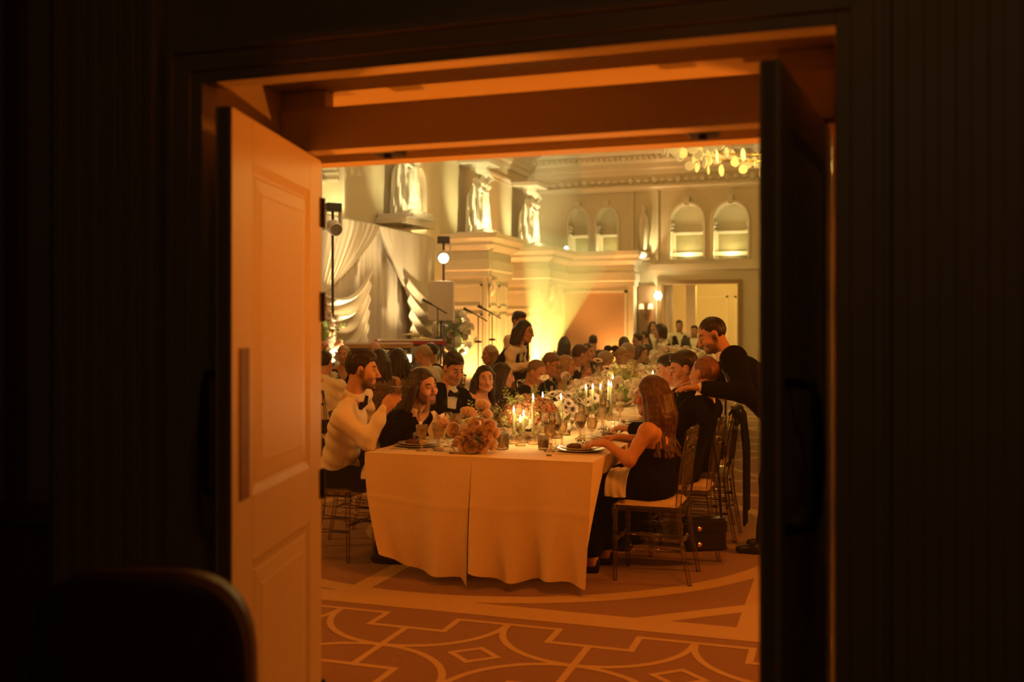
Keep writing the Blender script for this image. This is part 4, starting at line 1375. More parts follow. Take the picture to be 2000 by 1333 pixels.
LNAMES = ['long-haired man eating', 'man with bow tie looking down', 'dark-haired woman facing the door', 'woman in the dotted dress', 'grey-templed man bowing his head',
          'man with glasses', 'blonde woman in profile', 'brown-haired man turned away', 'grey curly-haired woman', 'red-brown haired woman', 'woman with the black hair bow', 'white-haired man in cream', 'brown-haired woman at the table end']
for y, nm in zip(LROW, LNAMES):
    chair(-3.27, y, -PI / 2, 'clear acrylic chair under the ' + nm)

# ---- tableware (one of each, then copies)
def make_plate():
    r = empty('dinner_plate')
    MB().lathe([(0, .002), (.09, .002), (.10, .004), (.150, .014), (.152, .017), (.10, .008), (0, .007)], 32).build('charger', M_china, r, smooth=True)
    MB().lathe([(0, .012), (.08, .012), (.130, .026), (.132, .029), (.085, .018), (0, .018)], 32).build('plate', M_china, r, smooth=True)
    return r
def make_food(seed):
    rd = random.Random(seed)
    r = empty('plated_food')
    M_meat = mat('roast_meat', (.12, .045, .02), .4, noise=.4, nscale=60)
    M_saladd = mat('dark_salad', (.05, .06, .02), .5, noise=.4, nscale=60)
    M_cream = mat('potato', (.7, .52, .28), .6)
    m = MB(); m.ball((-.03, -.02, .030), .045, 12, 8, (1.2, .9, .45)); m.build('meat', M_meat, r, smooth=True)
    m = MB(); m.ball((.045, -.02, .030), .03, 10, 8, (1.2, 1, .5)); m.build('potato', M_cream, r, smooth=True)
    s = MB()
    for k in range(16):
        a = rd.random() * 6.28; q = rd.random() * .04
        x, y, z = q * math.cos(a), .02 + q * math.sin(a) * .8, .028 + rd.random() * .03
        d = rd.random() * 6.28; L = .03
        s.add([(x, y, z), (x + L * .5 * math.cos(d) - .008 * math.sin(d), y + L * .5 * math.sin(d) + .008 * math.cos(d), z + .012), (x + L * math.cos(d), y + L * math.sin(d), z + .006), (x + L * .5 * math.cos(d) + .008 * math.sin(d), y + L * .5 * math.sin(d) - .008 * math.cos(d), z + .012)], [(0, 1, 2, 3)])
    s.build('salad_leaves', M_saladd, r)['kind'] = 'stuff'
    return r
def make_glass(name, kind, liquid=None):
    r = empty(name)
    pf = {'goblet': [(0, .002), (.034, .002), (.036, .005), (.010, .012), (.006, .03), (.010, .045), (.006, .06), (.008, .078), (.026, .092), (.034, .12), (.036, .165), (.0345, .165), (.032, .12), (.024, .096), (.0, .086)],
          'wine': [(0, .002), (.034, .002), (.034, .004), (.006, .012), (.0045, .05), (.0045, .095), (.020, .105), (.038, .14), (.040, .165), (.034, .205), (.033, .205), (.038, .165), (.036, .14), (.018, .108), (0, .1)],
          'flute': [(0, .002), (.030, .002), (.030, .004), (.006, .012), (.004, .05), (.006, .09), (.018, .11), (.022, .16), (.024, .225), (.023, .225), (.0205, .16), (.016, .112), (0, .095)],
          'tumbler': [(0, .003), (.030, .003), (.033, .01), (.038, .095), (.0365, .095), (.031, .014), (0, .013)]}[kind]
    MB().lathe(pf, 20, flute=.03 if kind in ('goblet', 'tumbler') else 0, nf=10 if kind in ('goblet', 'tumbler') else 0).build('bowl', M_crystal if kind in ('goblet', 'tumbler') else M_glass, r, smooth=True)
    if liquid:
        lq = {'goblet': [(0, .088), (.022, .097), (.031, .12), (.032, .145), (0, .145)], 'wine': [(0, .101), (.016, .109), (.034, .14), (.035, .150), (0, .150)],
              'flute': [(0, .098), (.014, .114), (.0195, .16), (.021, .185), (0, .185)], 'tumbler': [(0, .015), (.029, .016), (.034, .065), (0, .065)]}[kind]
        MB().lathe(lq, 16).build('drink', liquid, r, smooth=True)
    return r
M_water = clear_mat('water', (.97, .95, .90), .02, .25)
def make_fork():
    r = empty('fork')
    m = MB(); m.tube([(0, -.10, .004), (0, -.03, .003), (0, .04, .004)], [.006, .003, .004], 6)
    for k in range(4): m.tube([(-.009 + .006 * k, .045, .004), (-.009 + .006 * k, .095, .006)], .0014, 4)
    m.box(-.011, .011, .036, .05, .003, .006)
    o = m.build('fork_metal', M_silver, r); return r
def make_knife():
    r = empty('knife')
    MB().tube([(0, -.11, .004), (0, 0, .004)], [.007, .005], 6).build('handle', M_silver, r)
    MB().add([(-.004, 0, .003), (.006, 0, .003), (.010, .07, .003), (.002, .115, .003), (-.004, .1, .003), (-.004, 0, .006), (.006, 0, .004), (.010, .07, .004), (.002, .115, .004), (-.004, .1, .006)],
             [(4, 3, 2, 1, 0), (5, 6, 7, 8, 9), (0, 1, 6, 5), (1, 2, 7, 6), (2, 3, 8, 7), (3, 4, 9, 8), (4, 0, 5, 9)]).build('blade', M_silver, r)
    return r
def make_card():
    return MB().add([(-.045, -.018, .0), (.045, -.018, .0), (.045, 0, .05), (-.045, 0, .05), (-.045, .018, 0), (.045, .018, 0)], [(0, 1, 2, 3), (3, 2, 5, 4)]).build('place_card', M_card, solid=.001)
protos = {}
def put(key, maker, loc, rz, label, cat, group=None):
    if key not in protos:
        o = maker(); protos[key] = o
        o.location = loc; o.rotation_euler = (0, 0, rz)
    else:
        o = dup(protos[key], loc, rz)
    tag(o, label, cat, group)
    return o
RSEATS = [6.02, 6.76, 7.42, 8.05]
LSEATS = [5.93] + LROW
LN = ['man in the white shirt'] + LNAMES
RN = ['long-haired woman', 'auburn-haired guest', 'dark-haired man looking down', 'guest leaning over the table'] + [None] * 9
for side, seats, names in ((-1, LSEATS, LN), (1, RSEATS, RN)):
    for i, y in enumerate(seats):
        nm = names[i] if i < len(names) else None
        x = TX0 + (.225 if i else .18) if side < 0 else TX1 - .20
        who = ('in front of the ' + nm) if nm else 'at an empty place on the hidden side of the table'
        jx = random.uniform(-.01, .01)
        f = side
        put('plate', make_plate, (x + jx, y, TZ), 0, 'cream plate on a charger ' + who, 'plate', 'plates on the long table')
        put('food%d' % (i % 2), lambda: make_food(i), (x + jx, y, TZ), i * 1.3, 'plated main course ' + who, 'food', 'plated courses on the long table')
        rz = -PI / 2 if side < 0 else PI / 2
        put('fork', make_fork, (x, y + .19 * -f * -1 if False else y + .185, TZ), rz, 'silver fork beside the plate ' + who, 'fork', 'forks on the long table')
        put('knife', make_knife, (x, y - .19, TZ), rz, 'silver knife beside the plate ' + who, 'knife', 'knives on the long table')
        gx = x - f * .175
        put('goblet', lambda: make_glass('water_goblet', 'goblet', M_water), (gx, y - .10, TZ), 0, 'cut crystal water goblet ' + who, 'glass', 'water goblets on the long table')
        put('flute', lambda: make_glass('champagne_flute', 'flute', M_wwine), (gx - f * .02, y + .02, TZ), 0, 'slim champagne flute ' + who, 'glass', 'flutes on the long table')
        if i % 2 == 0 or i < 3:
            put('wine', lambda: make_glass('wine_glass', 'wine', M_wine), (gx - f * .03, y + .13, TZ), 0, 'stemmed glass of red wine ' + who, 'glass', 'red wine glasses on the long table')
        if i % 3 != 1:
            put('card', make_card, (x - f * (.13 if i or side > 0 else .34), y - .27, TZ), rz + .3, 'folded place card ' + who, 'card', 'place cards on the long table')
# extra near glasses standing between woman and centrepiece
put('wine', None, (-1.862, 6.30, TZ), 0, 'stemmed glass of red wine by the tall green candle', 'glass')
put('tumbler', lambda: make_glass('tumbler', 'tumbler', M_wwine), (-1.80, 6.00, TZ), 0, 'short cut glass tumbler behind the place card', 'glass')
put('wine', None, (-1.66, 6.38, TZ), 0, 'stemmed glass of red wine among the amber goblets', 'glass')
put('goblet', None, (-1.74, 6.22, TZ), 0, 'cut crystal goblet among the wine glasses by the menu', 'glass')
put('goblet', None, (-1.61, 6.50, TZ), 0, 'cut crystal goblet beside the glass candle jar', 'glass')
put('goblet', None, (-2.50, 5.70, TZ), 0, 'cut crystal goblet at the table corner by the white-shirted diner', 'glass')
put('goblet', None, (-2.40, 5.735, TZ), 0, 'cut crystal goblet between corner goblet and pink flowers', 'glass')
# curved menu cards
for y, x, lb in ((7.10, -1.76, 'curled menu card leaning behind the wine glasses'), (5.99, -2.37, 'menu card lying by the pink bowl')):
    def mf(u, v, x=x, y=y):
        return (x + .10 * (u - .5) + .03 * math.cos(3 * u), y + .015 * math.sin(PI * u), TZ + .004 + .13 * v * (1 if y > 6.5 else .15))
    o = MB().grid(mf, 10, 4).build('menu_card', M_card, solid=.001, smooth=True)
    tag(o, lb, 'menu card')

# ---- candles
def make_taper(h):
    r = empty('taper_candle')
    MB().lathe([(0, 0), (.032, 0), (.034, .008), (.012, .018), (.009, .03), (.016, .038), (.009, .046), (.018, .055), (.016, .065), (.011, .066), (.011, .05), (0, .05)], 14).build('holder', M_crystal, r, smooth=True)
    wx = MB().lathe([(0, .052), (.0105, .052), (.0105, .055 + h - .004), (.008, .055 + h), (0, .054 + h)], 12).build('wax', M_wax, r, smooth=True)
    fm = MB(); fm.lathe([(0, .058 + h), (.0045, .063 + h), (.0062, .071 + h), (.0045, .085 + h), (.0015, .098 + h), (0, .102 + h)], 10)
    fm.build('flame', M_flame, wx, smooth=True)
    return r
def candle_light(x, y, z, e=1.0):
    lamp('candle_light', 'POINT', (x, y, z), e, (1.0, .58, .2), .012)
TAP = [(-2.075, 6.24, .15, 'lit green taper candle in front of the bronze flowers'), (-2.03, 6.31, .12, 'lit green taper just behind the front taper'),
       (-2.00, 6.15, .10, 'short lit green taper beside the cream pillar candle'), (-1.945, 6.25, .235, 'tall lit green taper by the red wine glass'),
       (-2.09, 6.95, .20, 'lit taper rising behind the bronze flowers'), (-1.96, 6.98, .19, 'lit taper between bronze and white flowers'),
       (-2.02, 7.95, .20, 'first of two lit tapers above the anemones'), (-1.98, 8.02, .205, 'second of two lit tapers above the anemones'),
       (-1.88, 7.88, .215, 'lit taper of a trio behind the goblets, short flame'), (-1.865, 8.10, .23, 'lit taper of a trio behind the goblets, middle'), (-1.82, 8.00, .225, 'lit taper of a trio behind the goblets, by the blond hair'),
       (-2.1, 9.3, .22, 'lit taper among the far white flowers'), (-1.9, 10.3, .22, 'lit taper deep in the white flowers'), (-2.0, 11.2, .24, 'lit taper before the tall white flowers')]
tp_ = {}
for x, y, h, lb in TAP:
    if h in tp_: o = dup(tp_[h], (x, y, TZ))
    else:
        o = make_taper(h); o.location = (x, y, TZ); tp_[h] = o
    tag(o, lb, 'candle', 'green taper candles on the long table')
    candle_light(x, y, TZ + .08 + h, 1.3)
def make_votive():
    r = empty('votive_candle')
    MB().lathe([(0, .002), (.034, .002), (.036, .008), (.038, .085), (.036, .085), (.033, .010), (0, .010)], 18).build('jar', M_glass, r, smooth=True)
    MB().lathe([(0, .011), (.031, .011), (.031, .045), (0, .045)], 14).build('wax', M_waxw, r)
    MB().lathe([(0, .050), (.004, .055), (.006, .063), (.003, .078), (0, .086)], 8).build('flame', M_flame, r, smooth=True)
    return r
for k, (x, y, lb) in enumerate(((-1.90, 6.68, 'glowing glass votive by the menu card'), (-1.895, 6.87, 'glowing glass votive beyond the wine glasses'), (-1.60, 7.10, 'glowing glass votive beside the long-haired woman'),
                 (-2.35, 7.6, 'glowing glass votive by the dark-haired woman'), (-1.7, 9.2, 'glowing glass votive far along the table'), (-2.3, 8.6, 'glowing glass votive by the white flowers'))):
    put('votive', make_votive, (x, y, TZ), 0, lb, 'candle', 'votives on the long table')
    candle_light(x, y, TZ + .09, .9)
def make_pillar():
    r = empty('pillar_candle')
    MB().lathe([(0, .002), (.042, .002), (.044, .01), (.046, .10), (.044, .10), (.041, .012), (0, .012)], 20).build('jar', M_glass, r, smooth=True)
    MB().lathe([(0, .012), (.034, .012), (.034, .088), (.031, .092), (0, .088)], 18).build('wax', M_waxw, r, smooth=True)
    return r
put('pillar', make_pillar, (-2.055, 5.94, TZ), 0, 'cream pillar candle in clear jar beside the pink bowl', 'candle')
put('pillar', None, (-2.12, 6.10, TZ), 0, 'clear glass jar candle just behind the cream pillar', 'candle')

# ---- flowers
M_flpink2 = petal_mat('petal_pink_deep', (.93, .71, .59))
def petal_ring(mb, n, r0, r1, wid, z0, z1, a0, curl=.2):
    for k in range(n):
        a = a0 + 2 * PI * k / n
        ca, sa = math.cos(a), math.sin(a)
        rows = []
        for t in (0, .35, .7, 1.0):
            rr = r0 + (r1 - r0) * t
            zz = z0 + (z1 - z0) * (t ** 1.5) + (curl * .01 if t == 1 else 0)
            ww = wid * math.sin(PI * (.18 + .62 * t)) * (1 if t < 1 else .75)
            for s in (-1, 0, 1):
                rows.append((rr * ca - s * ww * sa, rr * sa + s * ww * ca, zz + (.15 * wid if s else 0)))
        fs = [(j * 3 + i, j * 3 + i + 1, j * 3 + i + 4, j * 3 + i + 3) for j in range(3) for i in range(2)]
        mb.add(rows, fs)
def bloom_ranunculus(m, m2, name='ranunculus'):
    mb = MB()
    for l in range(6):
        t = l / 5
        mb.cur = 2 if l % 2 else 0
        petal_ring(mb, 4 + l, .002 + .002 * l, .008 + .026 * t, .008 + .013 * t, -.014, .021 - .010 * t, l * .7, curl=.3 + l * .1)
    mb.cur = 1; mb.ball((0, 0, .010), .004, 6, 4)
    return mb.mesh(name, [m, M_flrust, m2], True)
def bloom_anemone(m):
    mb = MB()
    petal_ring(mb, 6, .006, .040, .019, 0, .012, 0); petal_ring(mb, 6, .006, .036, .017, .003, .016, .5)
    mb.cur = 1; mb.ball((0, 0, .010), .011, 8, 6, (1, 1, .7))
    for k in range(10):
        a = k * .628; mb.ball((.016 * math.cos(a), .016 * math.sin(a), .012), .0025, 5, 3)
    return mb.mesh('anemone', [m, M_flcentre], True)
def bloom_open(m):
    mb = MB()
    petal_ring(mb, 5, .004, .036, .018, 0, .020, 0); petal_ring(mb, 5, .003, .026, .014, .004, .024, .6); petal_ring(mb, 4, .002, .014, .009, .006, .022, .2)
    return mb.mesh('blossom', m, True)
def bloom_cluster(m, seed, n=26, R=.045):
    rd = random.Random(seed); mb = MB()
    for k in range(n):
        z = rd.uniform(-.1, 1); a = rd.random() * 6.283; q = math.sqrt(max(0, 1 - z * z))
        c = Vector((q * math.cos(a), q * math.sin(a), z)) * R
        nn = c.normalized(); t = nn.orthogonal().normalized(); b = nn.cross(t)
        for j in range(4):
            d = t * math.cos(j * 1.571 + a) + b * math.sin(j * 1.571 + a); e = t * math.cos(j * 1.571 + a + .785) + b * math.sin(j * 1.571 + a + .785); g = t * math.cos(j * 1.571 + a - .785) + b * math.sin(j * 1.571 + a - .785)
            mb.add([c, c + e * .008 + nn * .003, c + d * .013 + nn * .002, c + g * .008 + nn * .003], [(0, 1, 2, 3)])
    mb.ball((0, 0, 0), R * .82, 10, 7)
    return mb.mesh('flower_cluster', m, False)
def leaf_spray(m, seed, n=9, L=.10):
    rd = random.Random(seed); mb = MB()
    for k in range(n):
        t = (k + 1) / n; s = 1 if k % 2 else -1
        z = L * t; d = Vector((s * .8, rd.uniform(-.5, .5), .5)).normalized(); ll = .035 * (1.1 - .5 * t)
        p = Vector((0, 0, z)); w2 = Vector((d.z, rd.uniform(-.2, .2) + .6, -d.x)).normalized() * ll * .3
        mb.add([p, p + d * ll * .5 + w2, p + d * ll, p + d * ll * .5 - w2], [(0, 1, 2, 3)])
    mb.tube([(0, 0, -.03), (0, 0, L)], .0015, 4)
    return mb.mesh('leaf_spray', m, False)
BL = {'ranp': bloom_ranunculus(M_flpink, M_flpink2), 'ranb': bloom_ranunculus(M_flblush, M_flpink), 'ranw': bloom_ranunculus(M_flwhite, M_flblush), 'anem': bloom_anemone(M_flwhite), 'open': bloom_open(M_flwhite), 'openb': bloom_open(M_flblush),
      'hyd': bloom_cluster(M_flbronze, 1), 'hydr': bloom_cluster(M_flrust, 2), 'hydg': bloom_cluster(M_leafpale, 3), 'leaf': leaf_spray(M_leaf, 4), 'leafp': leaf_spray(M_leafpale, 5), 'hydw': bloom_cluster(M_flwhite, 6)}
PN = {'ranp': 'flower', 'ranb': 'flower', 'ranw': 'flower', 'anem': 'flower', 'open': 'flower', 'openb': 'flower', 'hyd': 'flower_cluster', 'hydr': 'flower_cluster', 'hydg': 'flower_cluster', 'hydw': 'flower_cluster', 'leaf': 'leaf_spray', 'leafp': 'leaf_spray'}
def put_bloom(root, key, p, nv, sc=1.0, stem=None):
    o = bpy.data.objects.new(PN[key], BL[key]); COL.objects.link(o); o.parent = root
    q = Vector(nv).normalized().to_track_quat('Z', 'Y')
    o.matrix_local = Matrix.Translation(Vector(p)) @ q.to_matrix().to_4x4() @ Matrix.Rotation(random.random() * 6.28, 4, 'Z') @ Matrix.Scale(sc, 4)
    return o
def arrangement(label, loc, size, keys, n, seed, vase='bowl', tall=()):
    n = int(n * 1.35)
    rd = random.Random(seed)
    r = empty('flower_arrangement', loc)
    tag(r, label, 'flowers', 'flower centrepieces on the long table')
    rx, ry, rz_ = size
    hb_ = .06
    if vase == 'bowl':
        MB().lathe([(0, .0), (.05, 0), (.055, .006), (min(rx, ry) * .62, .05), (min(rx, ry) * .60, .062), (0, .05)], 20).build('bowl', M_crystal if keys[0] != 'ranp' else M_china, r, smooth=True)
    MB().ball((0, 0, hb_ + rz_ * .35), 1.0, 10, 7, (rx * .5, ry * .5, rz_ * .45)).build('foliage_core', M_leaf, r)
    for k in range(n):
        z = 1 - (k + .5) / n * 1.25
        a = k * 2.39996 + rd.random() * .5
        q = math.sqrt(max(0.02, 1 - z * z))
        f = rd.uniform(.82, 1.08)
        p = (rx * q * math.cos(a) * f, ry * q * math.sin(a) * f, max(.045, hb_ + rz_ * .42 + rz_ * .58 * z * f))
        key = keys[rd.randrange(len(keys))]
        put_bloom(r, key, p, (q * math.cos(a), q * math.sin(a), z + .35), rd.uniform(.85, 1.25))
    for key, p, nv, sc in tall:
        put_bloom(r, key, p, nv, sc)
        MB().tube([(p[0] * .5, p[1] * .5, .05), (p[0] * .9, p[1] * .9, p[2] * .6), p], .0022, 5).build('stem', M_stemg, r)
    return r
# pink ranunculus bowl at the near end
r = empty('flower_arrangement', (-2.165, 5.73, TZ)); tag(r, 'pink ranunculus in a low bowl at the near table end', 'flowers', 'flower centrepieces on the long table')
MB().lathe([(0, 0), (.05, 0), (.075, .02), (.085, .055), (.08, .058), (.07, .022), (0, .01)], 24).build('bowl', M_flblush, r, smooth=True)
MB().ball((0, 0, .06), .07, 10, 6, (1, 1, .7)).build('foliage_core', M_leaf, r)
cF = Vector((.317, -.948, 0)); cR = Vector((.948, .317, 0))
for (u, z, d, s, key, t) in ((-.01, .050, .085, 1.25, 'ranp', (0, .15)), (.055, .035, .085, 1.05, 'ranp', (.4, -.1)), (-.055, .035, .08, 1.05, 'ranp', (-.5, 0)), (.075, .095, .075, 1.2, 'ranp', (.5, .3)), (.04, .135, .08, 1.15, 'ranp', (.2, .3)),
                          (-.03, .115, .08, 1.25, 'ranp', (-.2, .5)), (-.115, .145, .055, 1.35, 'ranp', (-.5, .3)), (.09, .165, .05, 1.3, 'ranp', (.6, .3)), (.0, .175, .04, 1.1, 'ranp', (-.1, .9)), (.115, .125, .03, 1.15, 'ranp', (.8, .4)),
                          (-.18, .175, .0, 1.15, 'ranp', (-.7, .5)), (.105, .055, .04, 1.1, 'ranb', (.9, .1)), (-.04, .235, -.03, 1.35, 'ranb', (.0, .9)), (.05, .275, -.06, 1.45, 'ranb', (.2, .9)), (.075, .225, -.05, 1.1, 'ranb', (.5, .6)), (-.09, .06, -.03, 1.1, 'ranp', (-.8, .2)),
                          (.0, .08, -.08, 1.1, 'ranb', (0, .3)), (-.06, .13, -.07, 1.1, 'ranb', (-.2, .6))):
    z = max(z, .046)
    p = cR * u + cF * d + Vector((0, 0, z))
    nv = cF * (1 if d > 0 else -.6) + cR * t[0] + Vector((0, 0, t[1]))
    put_bloom(r, key, p, nv, s)
    MB().tube([(0, 0, .04), tuple(p * .55 + Vector((0, 0, .02))), tuple(p - nv.normalized() * .012)], .0028, 5).build('stem', M_stemg, r)
arrangement('bronze and rust hydrangea mound behind the pink bowl', (-2.09, 6.62, TZ), (.15, .25, .20), ['hyd', 'hyd', 'hydr', 'hydg', 'hyd', 'openb', 'leaf'], 62, 11)
arrangement('low rust coloured flowers beside the bronze mound', (-2.37, 6.28, TZ), (.11, .10, .11), ['hyd', 'hydr', 'leaf', 'openb', 'hydg'], 28, 12)
arrangement('white anemones with dark centres in a bowl', (-2.05, 7.30, TZ), (.17, .24, .21), ['anem', 'anem', 'anem', 'open', 'anem', 'leaf'], 54, 13,
            tall=(('open', (-.16, .1, .36), (0, -.4, 1), 1.2),))
arrangement('white and blush flowers behind the anemones', (-2.10, 8.45, TZ), (.20, .34, .25), ['open', 'ranw', 'openb', 'leafp', 'hydw', 'anem'], 56, 14,
            tall=(('anem', (.06, .0, .47), (.2, -.3, .9), 1.15), ('anem', (.13, .05, .40), (.3, -.3, .9), 1.15), ('ranw', (-.2, -.1, .34), (0, -1, .5), 1.2)))
arrangement('pale green and white flowers, third along the table', (-2.05, 9.55, TZ), (.22, .42, .33), ['hydg', 'open', 'ranw', 'leafp', 'hydw', 'leafp'], 52, 15)
arrangement('mixed white flowers further along the table', (-2.08, 10.7, TZ), (.20, .40, .27), ['open', 'ranw', 'hydw', 'leafp'], 42, 16)
arrangement('tall mass of white blossoms near the table end', (-1.95, 11.95, TZ), (.31, .5, .47), ['hydw', 'ranw', 'open', 'hydw', 'leafp'], 60, 17)
arrangement('white flowers at the far end of the table', (-2.0, 13.7, TZ), (.30, .5, .42), ['hydw', 'ranw', 'open', 'leafp'], 44, 18)
arrangement('white flowers on the edge of the table by the dark-haired man', (-1.62, 9.0, TZ), (.22, .35, .25), ['hydw', 'ranw', 'open', 'leafp'], 44, 19)
# ================================================================== STAGE SIDE
# ---- drapes
DXW = -7.55
def pleats(y, f=26., amp=.035): return amp * math.sin(f * y) + .3 * amp * math.sin(2.7 * f * y + 1)
d_ = empty('stage_drape', (DXW, 14.2, 0))
tag(d_, 'cream pleated stage backdrop with swagged layers', 'curtain')
Y0D, Y1D = 10.6, 17.75
MB().grid(lambda u, v: (pleats(Y0D + (Y1D - Y0D) * u, 30) - .06, Y0D + (Y1D - Y0D) * u - 14.2, 3.25 - 3.2 * v + .03 * math.sin(8 * u) * 0), 420, 6).build('back_curtain', M_drape, d_, smooth=True)
MB().tube([(-.04, Y0D - 14.2, 3.26), (-.04, Y1D - 14.2, 3.26)], .03, 8).build('rail', M_plasticwht, d_)
APEX = 15.2
def layer(sgn, yend, label):
    """gathered layer falling from the apex and swept aside to yend"""
    def fn(u, v):
        # u: across from outer end to the apex edge; v: down
        y_top = yend + (APEX - yend) * u
        edge = v ** 1.3
        y = y_top + (yend - APEX) * .62 * edge * (u ** 2.2) * (1 if v < 1 else 1)
        z = 3.24 - 1.35 * v
        # lower edge sags
        z -= .32 * v * math.sin(PI * min(1, u * 1.02)) * (1 - .5 * u)
        return (.07 + pleats(y_top, 34, .03) * (1 - .4 * v) + .05 * u * v, y - 14.2, z)
    o = MB().grid(fn, 150, 20).build('gathered_layer', M_drape, d_, smooth=True)
def swag(ya, yb, za, zb, sag0, sag1, drop, n, sgn):
    """cascade of U-folds hung between two edges"""
    def fn(u, v):
        # edges converge downward
        zc = v * drop
        a = ya + (yb - ya) * (.0 + .10 * v); b = yb - (yb - ya) * .12 * v
        y = a + (b - a) * u
        z = za * (1 - u) + zb * u - zc - (sag0 + (sag1 - sag0) * v) * 4 * u * (1 - u) * (1 - .12 * math.cos(PI * u))
        out = .18 + .12 * math.sin(2 * PI * n * v + .5 * math.sin(3 * u)) * (.25 + .75 * math.sin(PI * u)) + .05 * v
        return (out, y - 14.2, z)
    MB().grid(fn, 44, 130).build('swag', M_drape, d_, smooth=True)
layer(-1, 11.6, ''); layer(1, 17.7, '')
swag(12.4, 14.75, 2.30, 2.50, .42, .55, 1.35, 6.0, 1)
swag(10.4, 12.4, 2.30, 2.30, .42, .55, 1.35, 6.0, 1)
swag(16.15, 17.85, 2.45, 2.20, .30, .45, 1.3, 5.0, 1)
for (y, z, e, sp) in ((13.6, .7, 120, 34), (14.6, .6, 60, 50), (17.0, .7, 60, 40), (16.0, .6, 40, 50), (12.2, .6, 90, 40)):
    lamp('drape_uplight', 'SPOT', (-6.35, y, z), e * 7, CREAM, .05, aim=(-7.5, y + .15, 2.55), spot=sp, blend=.9)
# ---- stage
st = tag(MB().box(-7.18, -5.95, 12.48, 17.4, 0, .40).build('stage_platform', M_stage, bevel=.01), 'low brown stage platform in front of the drapes', 'stage')
SZ = .40
# loudspeaker on tripod
r = empty('loudspeaker', (-6.55, 15.75, 0)); tag(r, 'large cream loudspeaker cabinet on a pole beside the drapes', 'loudspeaker')
MB().box(-.21, .21, -.20, .20, 1.64, 2.32).build('cabinet', M_speaker, r, rz=.35, bevel=.02)
MB().box(.205, .222, -.2, .2, 1.64, 2.32).build('side_grille', M_plasticwht, r, rz=.35)
MB().tube([(0, 0, SZ + .5), (0, 0, 1.65)], .018, 8).build('pole', M_plasticblk, r)
for k in range(3):
    a = k * 2.094 + .4
    MB().tube([(0, 0, SZ + .75), (.42 * math.cos(a), .42 * math.sin(a), SZ + .01)], .014, 6).build('leg', M_plasticblk, r)
# mic stands
def mic(x, y, h, ang, label):
    r = empty('microphone_stand', (x, y, SZ)); tag(r, label, 'microphone stand', 'microphone stands on the stage')
    MB().lathe([(0, 0), (.13, 0), (.13, .012), (.02, .025), (0, .025)], 16).build('base', M_plasticblk, r)
    MB().tube([(0, 0, .02), (0, 0, h)], .010, 7).build('pole', M_plasticblk, r)
    dx, dy = math.cos(ang), math.sin(ang)
    MB().tube([(-dx * .12, -dy * .12, h + .07), (dx * .16, dy * .16, h - .09)], .011, 7).build('boom', M_plasticblk, r)
    MB().tube([(-dx * .10, -dy * .10, h + .06), (-dx * .22, -dy * .22, h + .12), (-dx * .26, -dy * .26, h + .14)], [.016, .022, .030], 8).build('microphone', M_plasticblk, r, smooth=True)
    MB().ball((0, 0, h * .66), .045, 8, 6, (1.6, .6, .5)).build('clamp', M_plasticblk, r)
mic(-6.15, 16.5, 1.33, .35, 'thin microphone stand with tilted boom beside the pier')
mic(-6.05, 16.95, 1.38, .35, 'microphone stand with tilted boom nearest the pier panels')
mic(-6.45, 16.1, 1.10, .1, 'low microphone stand next to the loudspeaker')
mic(-6.40, 15.25, 1.45, .1, 'microphone stand with gooseneck left of the loudspeaker')
# keyboards
M_red = mat('red_lacquer', (.42, .02, .015), .3)
M_key = mat('keys', (.85, .78, .62), .35)
def keyboard(x, y, z, m, label, stand=True):
    r = empty('keyboard', (x, y, SZ), .45); tag(r, label, 'keyboard')
    z -= SZ
    MB().box(-.55, .55, -.14, .14, z, z + .08).build('case', m, r, bevel=.01)
    MB().box(-.5, .5, -.15, -.02, z + .06, z + .088).build('keys', M_key, r)
    for s in (1, -1):
        MB().tube([(s * .4, -.16, .012), (-s * .25, .1, z)], .016, 6).build('stand_leg', M_plasticblk, r)
    MB().tube([(-.5, .0, z - .01), (.5, .0, z - .01)], .016, 6).build('stand_bar', M_plasticblk, r)
keyboard(-6.45, 14.25, 1.26, M_red, 'red stage keyboard on a black stand')
keyboard(-6.62, 13.40, 1.22, mat('tan_wood', (.55, .33, .12), .4), 'tan wooden electric piano behind the red keyboard')
# cymbals
def cymbal(x, y, z, label):
    r = empty('cymbal', (x, y, SZ)); tag(r, label, 'cymbal', 'cymbals on the stage')
    z -= SZ
    MB().lathe([(0, z + .02), (.04, z + .02), (.05, z + .005), (.21, z - .008), (.21, z - .010), (0, z)], 24).build('disc', M_gold, r, smooth=True)
    MB().tube([(0, 0, .25), (0, 0, z + .05)], .011, 6).build('pole', M_silver, r)
    for k in range(3):
        a = 2.094 * k
        MB().tube([(0, 0, .35), (.3 * math.cos(a), .3 * math.sin(a), .01)], .010, 5).build('leg', M_silver, r)
cymbal(-6.85, 15.20, 1.42, 'brass cymbal on a chrome stand before the drapes')
cymbal(-6.9, 15.75, 1.35, 'brass cymbal nearer the loudspeaker')
r = empty('snare_drum', (-6.85, 14.75, SZ)); tag(r, 'small drum with chrome rims below the cymbals', 'drum')
MB().lathe([(0, .55), (.18, .55), (.18, .70), (0, .70)], 24).build('shell', M_plasticwht, r)
for z in (.55, .70): MB().lathe([(.178, z - .012), (.19, z - .012), (.19, z + .012), (.178, z + .012)], 24).build('rim', M_silver, r)
for k in range(3):
    a = 2.094 * k
    MB().tube([(.05 * math.cos(a), .05 * math.sin(a), .55), (.22 * math.cos(a), .22 * math.sin(a), .01)], .01, 5).build('leg', M_silver, r)
